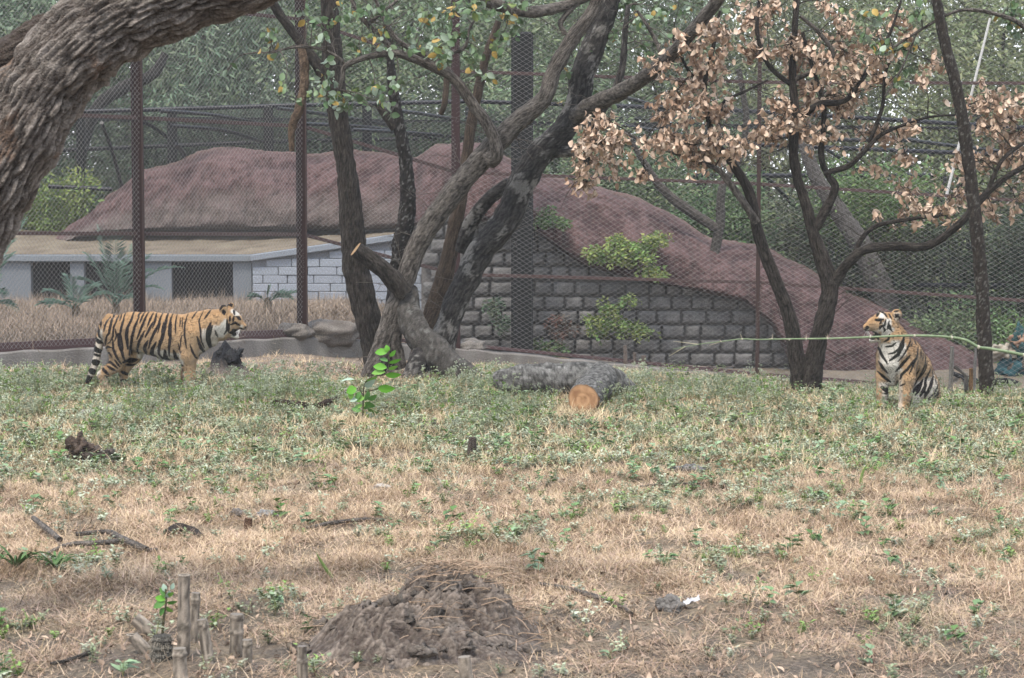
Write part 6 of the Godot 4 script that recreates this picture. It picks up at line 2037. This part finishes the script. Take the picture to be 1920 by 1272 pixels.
func backdrop() -> void:
	var sprays := [sprig_mesh(38, 0.55, 0.22, 0.075, 0.5, 21), sprig_mesh(34, 0.5, 0.19, 0.085, 0.3, 22), sprig_mesh(44, 0.6, 0.26, 0.055, 0.9, 23)]
	var grey_green := Color(0.125, 0.172, 0.108)
	var mid_green := Color(0.135, 0.180, 0.085)
	var yel_green := Color(0.165, 0.180, 0.098)
	var brn := Color(0.17, 0.135, 0.09)
	var L := "feathery grey-green tree in the wood behind the cage at left"
	var Cn := "green tree in the wood behind the cage near the middle"
	var R := "yellow-green tree in the wood behind the brown leaves at right"
	for q in [[-19.0, 62.0, 12.0, 7.0], [-15.5, 58.0, 11.0, 6.0], [-12.5, 63.0, 12.0, 6.5], [-9.5, 59.0, 10.5, 6.0], [-17.0, 68.0, 13.0, 8.0], [-11.0, 70.0, 14.0, 8.0], [-6.5, 61.0, 11.5, 6.0], [-7.0, 68.0, 13.0, 7.0], [-13.8, 56.0, 8.0, 5.0], [-8.2, 56.0, 8.5, 5.0]]:
		far_tree(L, "trees of the left wood", q[0], q[1], q[2], q[3], grey_green, sprays, r(-0.12, 0.12), 0.12, 500)
	for q in [[-3.8, 60.0, 11.0, 6.0], [-1.0, 64.0, 12.0, 6.5], [1.8, 60.0, 11.0, 6.0], [-2.5, 70.0, 14.0, 8.0], [2.5, 70.0, 14.0, 8.0], [4.5, 63.0, 11.5, 6.0], [-4.5, 55.5, 7.5, 4.5], [0.5, 56.0, 8.0, 5.0]]:
		far_tree(Cn, "trees of the middle wood", q[0], q[1], q[2], q[3], mid_green.lerp(grey_green, 0.5), sprays, r(-0.12, 0.12), 0.12, 450)
	for q in [[7.5, 60.0, 11.0, 6.0], [10.5, 64.0, 12.0, 7.0], [13.5, 60.0, 11.0, 6.5], [16.5, 65.0, 12.5, 7.0], [19.0, 61.0, 12.0, 7.0], [8.5, 70.0, 14.0, 8.0], [14.0, 71.0, 14.0, 8.0], [18.5, 72.0, 14.0, 8.0], [11.8, 56.5, 8.0, 5.0], [16.0, 56.5, 8.0, 5.0]]:
		far_tree(R, "trees of the right wood", q[0], q[1], q[2], q[3], yel_green.lerp(mid_green, r(0.2, 0.8)), sprays, r(-0.12, 0.12), 0.1, 450)
	# low growth in front of the wood
	var bs := sprig_mesh(44, 0.40, 0.12, 0.05, 0.3, 24)
	for q in [["bush", "green bush behind the mound under the hanging brown leaves", 1190, 330, 47.5, 3.2, 2.2, Color(0.115, 0.165, 0.085), 300], ["bush", "green bush right of the black post behind the mound", 1370, 400, 47.0, 2.0, 2.0, Color(0.09, 0.145, 0.065), 190], ["bush", "bright green bush behind the withered tree's fork", 1640, 380, 47.0, 3.0, 1.8, Color(0.085, 0.135, 0.045), 260], ["bush", "deep green bush behind the slope right of the withered tree", 1650, 500, 46.6, 3.2, 2.0, Color(0.034, 0.046, 0.026), 260],
		["bush", "dark bush behind the fence at the right edge", 1860, 500, 46.4, 3.0, 2.6, Color(0.03, 0.042, 0.024), 260], ["bush", "pale green bush low behind the mound's right end", 1790, 620, 45.6, 1.3, 1.3, Color(0.12, 0.17, 0.085), 110], ["bush", "light green upright bush right of the slender tree", 1885, 630, 45.4, 0.8, 1.2, Color(0.14, 0.22, 0.085), 70], ["bush", "green scrub behind the cage at the left edge", 90, 420, 50.5, 3.0, 2.4, Color(0.075, 0.11, 0.06), 240], ["bush", "yellow-green scrub left of the mound", 110, 380, 49.5, 1.4, 1.8, Color(0.13, 0.18, 0.05), 110], ["bush", "dark scrub in the cage behind the mound's left shoulder", 220, 320, 53.5, 4.5, 2.6, Color(0.06, 0.085, 0.055), 300],
		["bush", "dark scrub behind the mound's top", 560, 270, 53.5, 6.0, 2.4, Color(0.065, 0.09, 0.06), 360], ["bush", "dark scrub behind the mound's notch near the brown trunk", 850, 280, 53.0, 5.0, 2.2, Color(0.065, 0.09, 0.055), 320], ["bush", "grey-green scrub in the gap right of the withered tree's stems", 1440, 420, 49.0, 3.0, 2.2, Color(0.085, 0.11, 0.065), 240]]:
		var c := P(q[2], q[3], q[4])
		var at := Vector3(c.x, maxf(-1.2, c.y - q[6] * 0.6), c.z)
		shrub(q[0], q[1], "", at, q[5], q[6], q[7], bs, q[8])
	# thin trunks behind the fence
	for q in [["thin_trunk", "slanting grey trunk behind the mound's right slope", [1660, 560, 46, 0.0, 1620, 470, 42, 0.0, 1575, 400, 34, 0.0, 1530, 330, 26, 0.0, 1500, 240, 20, 0.0], 45.6, Color(0.075, 0.066, 0.06), Color(0.19, 0.17, 0.155)], ["thin_trunk", "thin dark trunk standing before the mound right of the bushes", [1338, 545, 17, 0.0, 1340, 480, 19, 0.0, 1350, 420, 19, 0.0, 1355, 350, 15, 0.0, 1385, 300, 13, 0.0, 1400, 230, 12, 0.0, 1385, 130, 10, 0.0], 44.3, Color(0.04, 0.035, 0.03), Color(0.13, 0.115, 0.10)],
		["thin_trunk", "dark bent trunk in the wood behind the first fence post", [150, 290, 20, 0.0, 180, 205, 22, 0.0, 230, 165, 24, 0.0, 285, 140, 20, 0.0, 310, 100, 15, 0.0], 52.5, Color(0.02, 0.019, 0.018), Color(0.08, 0.07, 0.062)]]:
		var mb := MB.new()
		var z: float = q[3]
		var arr: Array = q[2]
		limb(mb, arr, z, {"c0": q[4], "c1": q[5], "rough": 0.1, "fa": 4.0, "fl": 3.0}, null, 14, 0.08)
		var base := P(arr[0], arr[1], z)
		tube(mb, [Vector3(base.x + 0.1, -1.4, base.z), base], [arr[2] * 0.55 / F * z, arr[2] * 0.5 / F * z], 14, 0.1, {"c0": q[4], "c1": q[5], "rough": 0.1})
		var tt := thing("thin_tree", q[1], "tree", Vector3(base.x, -1.2, base.z))
		part("trunk", mb, M.bark, tt)
		if arr[0] == 1338:
			mb = MB.new()
			limb(mb, [1350, 432, 18, 0.0, 1280, 387, 19, -0.1, 1240, 352, 16, -0.2, 1205, 300, 12, -0.3, 1180, 260, 8, -0.4], z, {"c0": Color(0.05, 0.042, 0.036), "c1": Color(0.15, 0.125, 0.105), "rough": 0.1, "fa": 4.0, "fl": 3.0})
			part("branch", mb, M.bark, tt)

func _ready() -> void:
	# camera, sky, sun, exposure
	var cam := Camera3D.new()
	cam.name = "camera"
	cam.position = Vector3(0, EYE, 0)
	cam.rotation = Vector3(-PITCH, 0, 0)
	cam.fov = rad_to_deg(2.0 * atan(636.0 / F))
	cam.near = 0.1
	cam.far = 900.0
	add_child(cam)
	var lens := CameraAttributesPhysical.new()
	lens.frustum_focal_length = 12.0 / (636.0 / F)
	lens.frustum_focus_distance = 26.0
	lens.frustum_near = 0.1
	lens.frustum_far = 900.0
	lens.exposure_aperture = 7.5
	cam.attributes = lens
	cam.current = true
	var sky := ProceduralSkyMaterial.new()
	sky.sky_top_color = Color(0.80, 0.85, 0.93)
	sky.sky_horizon_color = Color(0.88, 0.89, 0.90)
	sky.sky_curve = 0.3
	sky.ground_bottom_color = Color(0.30, 0.27, 0.23)
	sky.ground_horizon_color = Color(0.55, 0.53, 0.50)
	sky.sky_energy_multiplier = 1.0
	var env := Environment.new()
	env.background_mode = Environment.BG_SKY
	env.sky = Sky.new()
	env.sky.sky_material = sky
	env.tonemap_mode = Environment.TONE_MAPPER_LINEAR
	env.tonemap_exposure = 3.25
	env.fog_enabled = true
	env.fog_light_color = Color(0.85, 0.86, 0.86)
	env.fog_density = 0.0005
	env.sdfgi_enabled = true
	env.ssao_enabled = true
	env.ssil_enabled = true
	var we := WorldEnvironment.new()
	we.name = "world"
	we.environment = env
	add_child(we)
	var sun := DirectionalLight3D.new()
	sun.name = "sun"
	sun.light_energy = 0.5
	sun.light_angular_distance = 14.0
	sun.light_color = Color(1.0, 0.97, 0.92)
	sun.shadow_enabled = true
	sun.rotation = Vector3(deg_to_rad(-62), deg_to_rad(-25), 0)
	add_child(sun)

	rng.seed = 20240
	nz.noise_type = FastNoiseLite.TYPE_SIMPLEX_SMOOTH
	nz.frequency = 0.9
	nz.seed = 11
	nz.fractal_type = FastNoiseLite.FRACTAL_NONE
	nz2.noise_type = FastNoiseLite.TYPE_SIMPLEX_SMOOTH
	nz2.frequency = 1.0
	nz2.seed = 5
	nz2.fractal_octaves = 3
	cell.noise_type = FastNoiseLite.TYPE_CELLULAR
	cell.cellular_return_type = FastNoiseLite.RETURN_DISTANCE2_SUB
	cell.frequency = 0.5
	cell.seed = 3
	cell.fractal_type = FastNoiseLite.FRACTAL_NONE
	for s in STN:
		var p := P(s[0], s[2], s[1])
		FX.append(p.x)
		FD.append(s[1])
		FT.append(p.y)
	# materials
	var fine := noise_tex(0.03, FastNoiseLite.TYPE_SIMPLEX_SMOOTH, 0.55, 1.0, 1)
	var grain := noise_tex(0.05, FastNoiseLite.TYPE_SIMPLEX_SMOOTH, 0.68, 1.0, 2, false, 5)
	var bump := noise_tex(0.04, FastNoiseLite.TYPE_SIMPLEX_SMOOTH, 0, 1, 3, true, 5)
	mat("dirt", 0.95, fine, 1.6, bump, 2.0)
	mat("concrete", 0.9, grain, 1.3, bump, 0.8)
	mat("stone", 0.92, fine, 2.2, bump, 1.5)
	mat("mound", 0.95, fine, 1.1, bump, 3.0)
	mat("bark", 0.92, fine, 3.5, bump, 3.0)
	mat("bark_big", 0.9, fine, 3.2, bump, 1.2)
	mat("rust", 0.8, grain, 2.0)
	mat("wire", 0.6)
	mat("paint", 0.7)
	mat("pipe", 0.4)
	mat("paint_dull", 0.7, grain, 2.0)
	mat("plain", 0.85)
	mat("cloth", 0.9, grain, 3.0)
	mat("bamboo", 0.6, grain, 5.0)
	mat("wet", 0.1)
	var gm := mat("grass", 0.8)
	gm.backlight_enabled = true
	gm.backlight = Color(0.25, 0.25, 0.25)
	var wm := mat("weed", 0.6)
	wm.backlight_enabled = true
	wm.backlight = Color(0.4, 0.4, 0.4)
	var fl := mat("far_leaf", 0.6)
	fl.backlight_enabled = true
	fl.backlight = Color(0.6, 0.6, 0.6)
	var fur := mat("fur", 0.85)
	fur.rim_enabled = true
	fur.rim = 0.15
	fur.rim_tint = 0.7

	ground()
	kerb()
	fence()
	mound()
	den()
	stone_wall()
	cage()
	backdrop()
	trees()
	plants()
	standing_tiger(on(P(150 + 800 / 5.647, 560 + 1040 / 5.647, 26.3)))
	sitting_tiger(on(P(1580 + 700 / 6.058, 570 + 1180 / 6.058, 24.25)))
	soil_heap()
	stumps()
	props()
	grass()
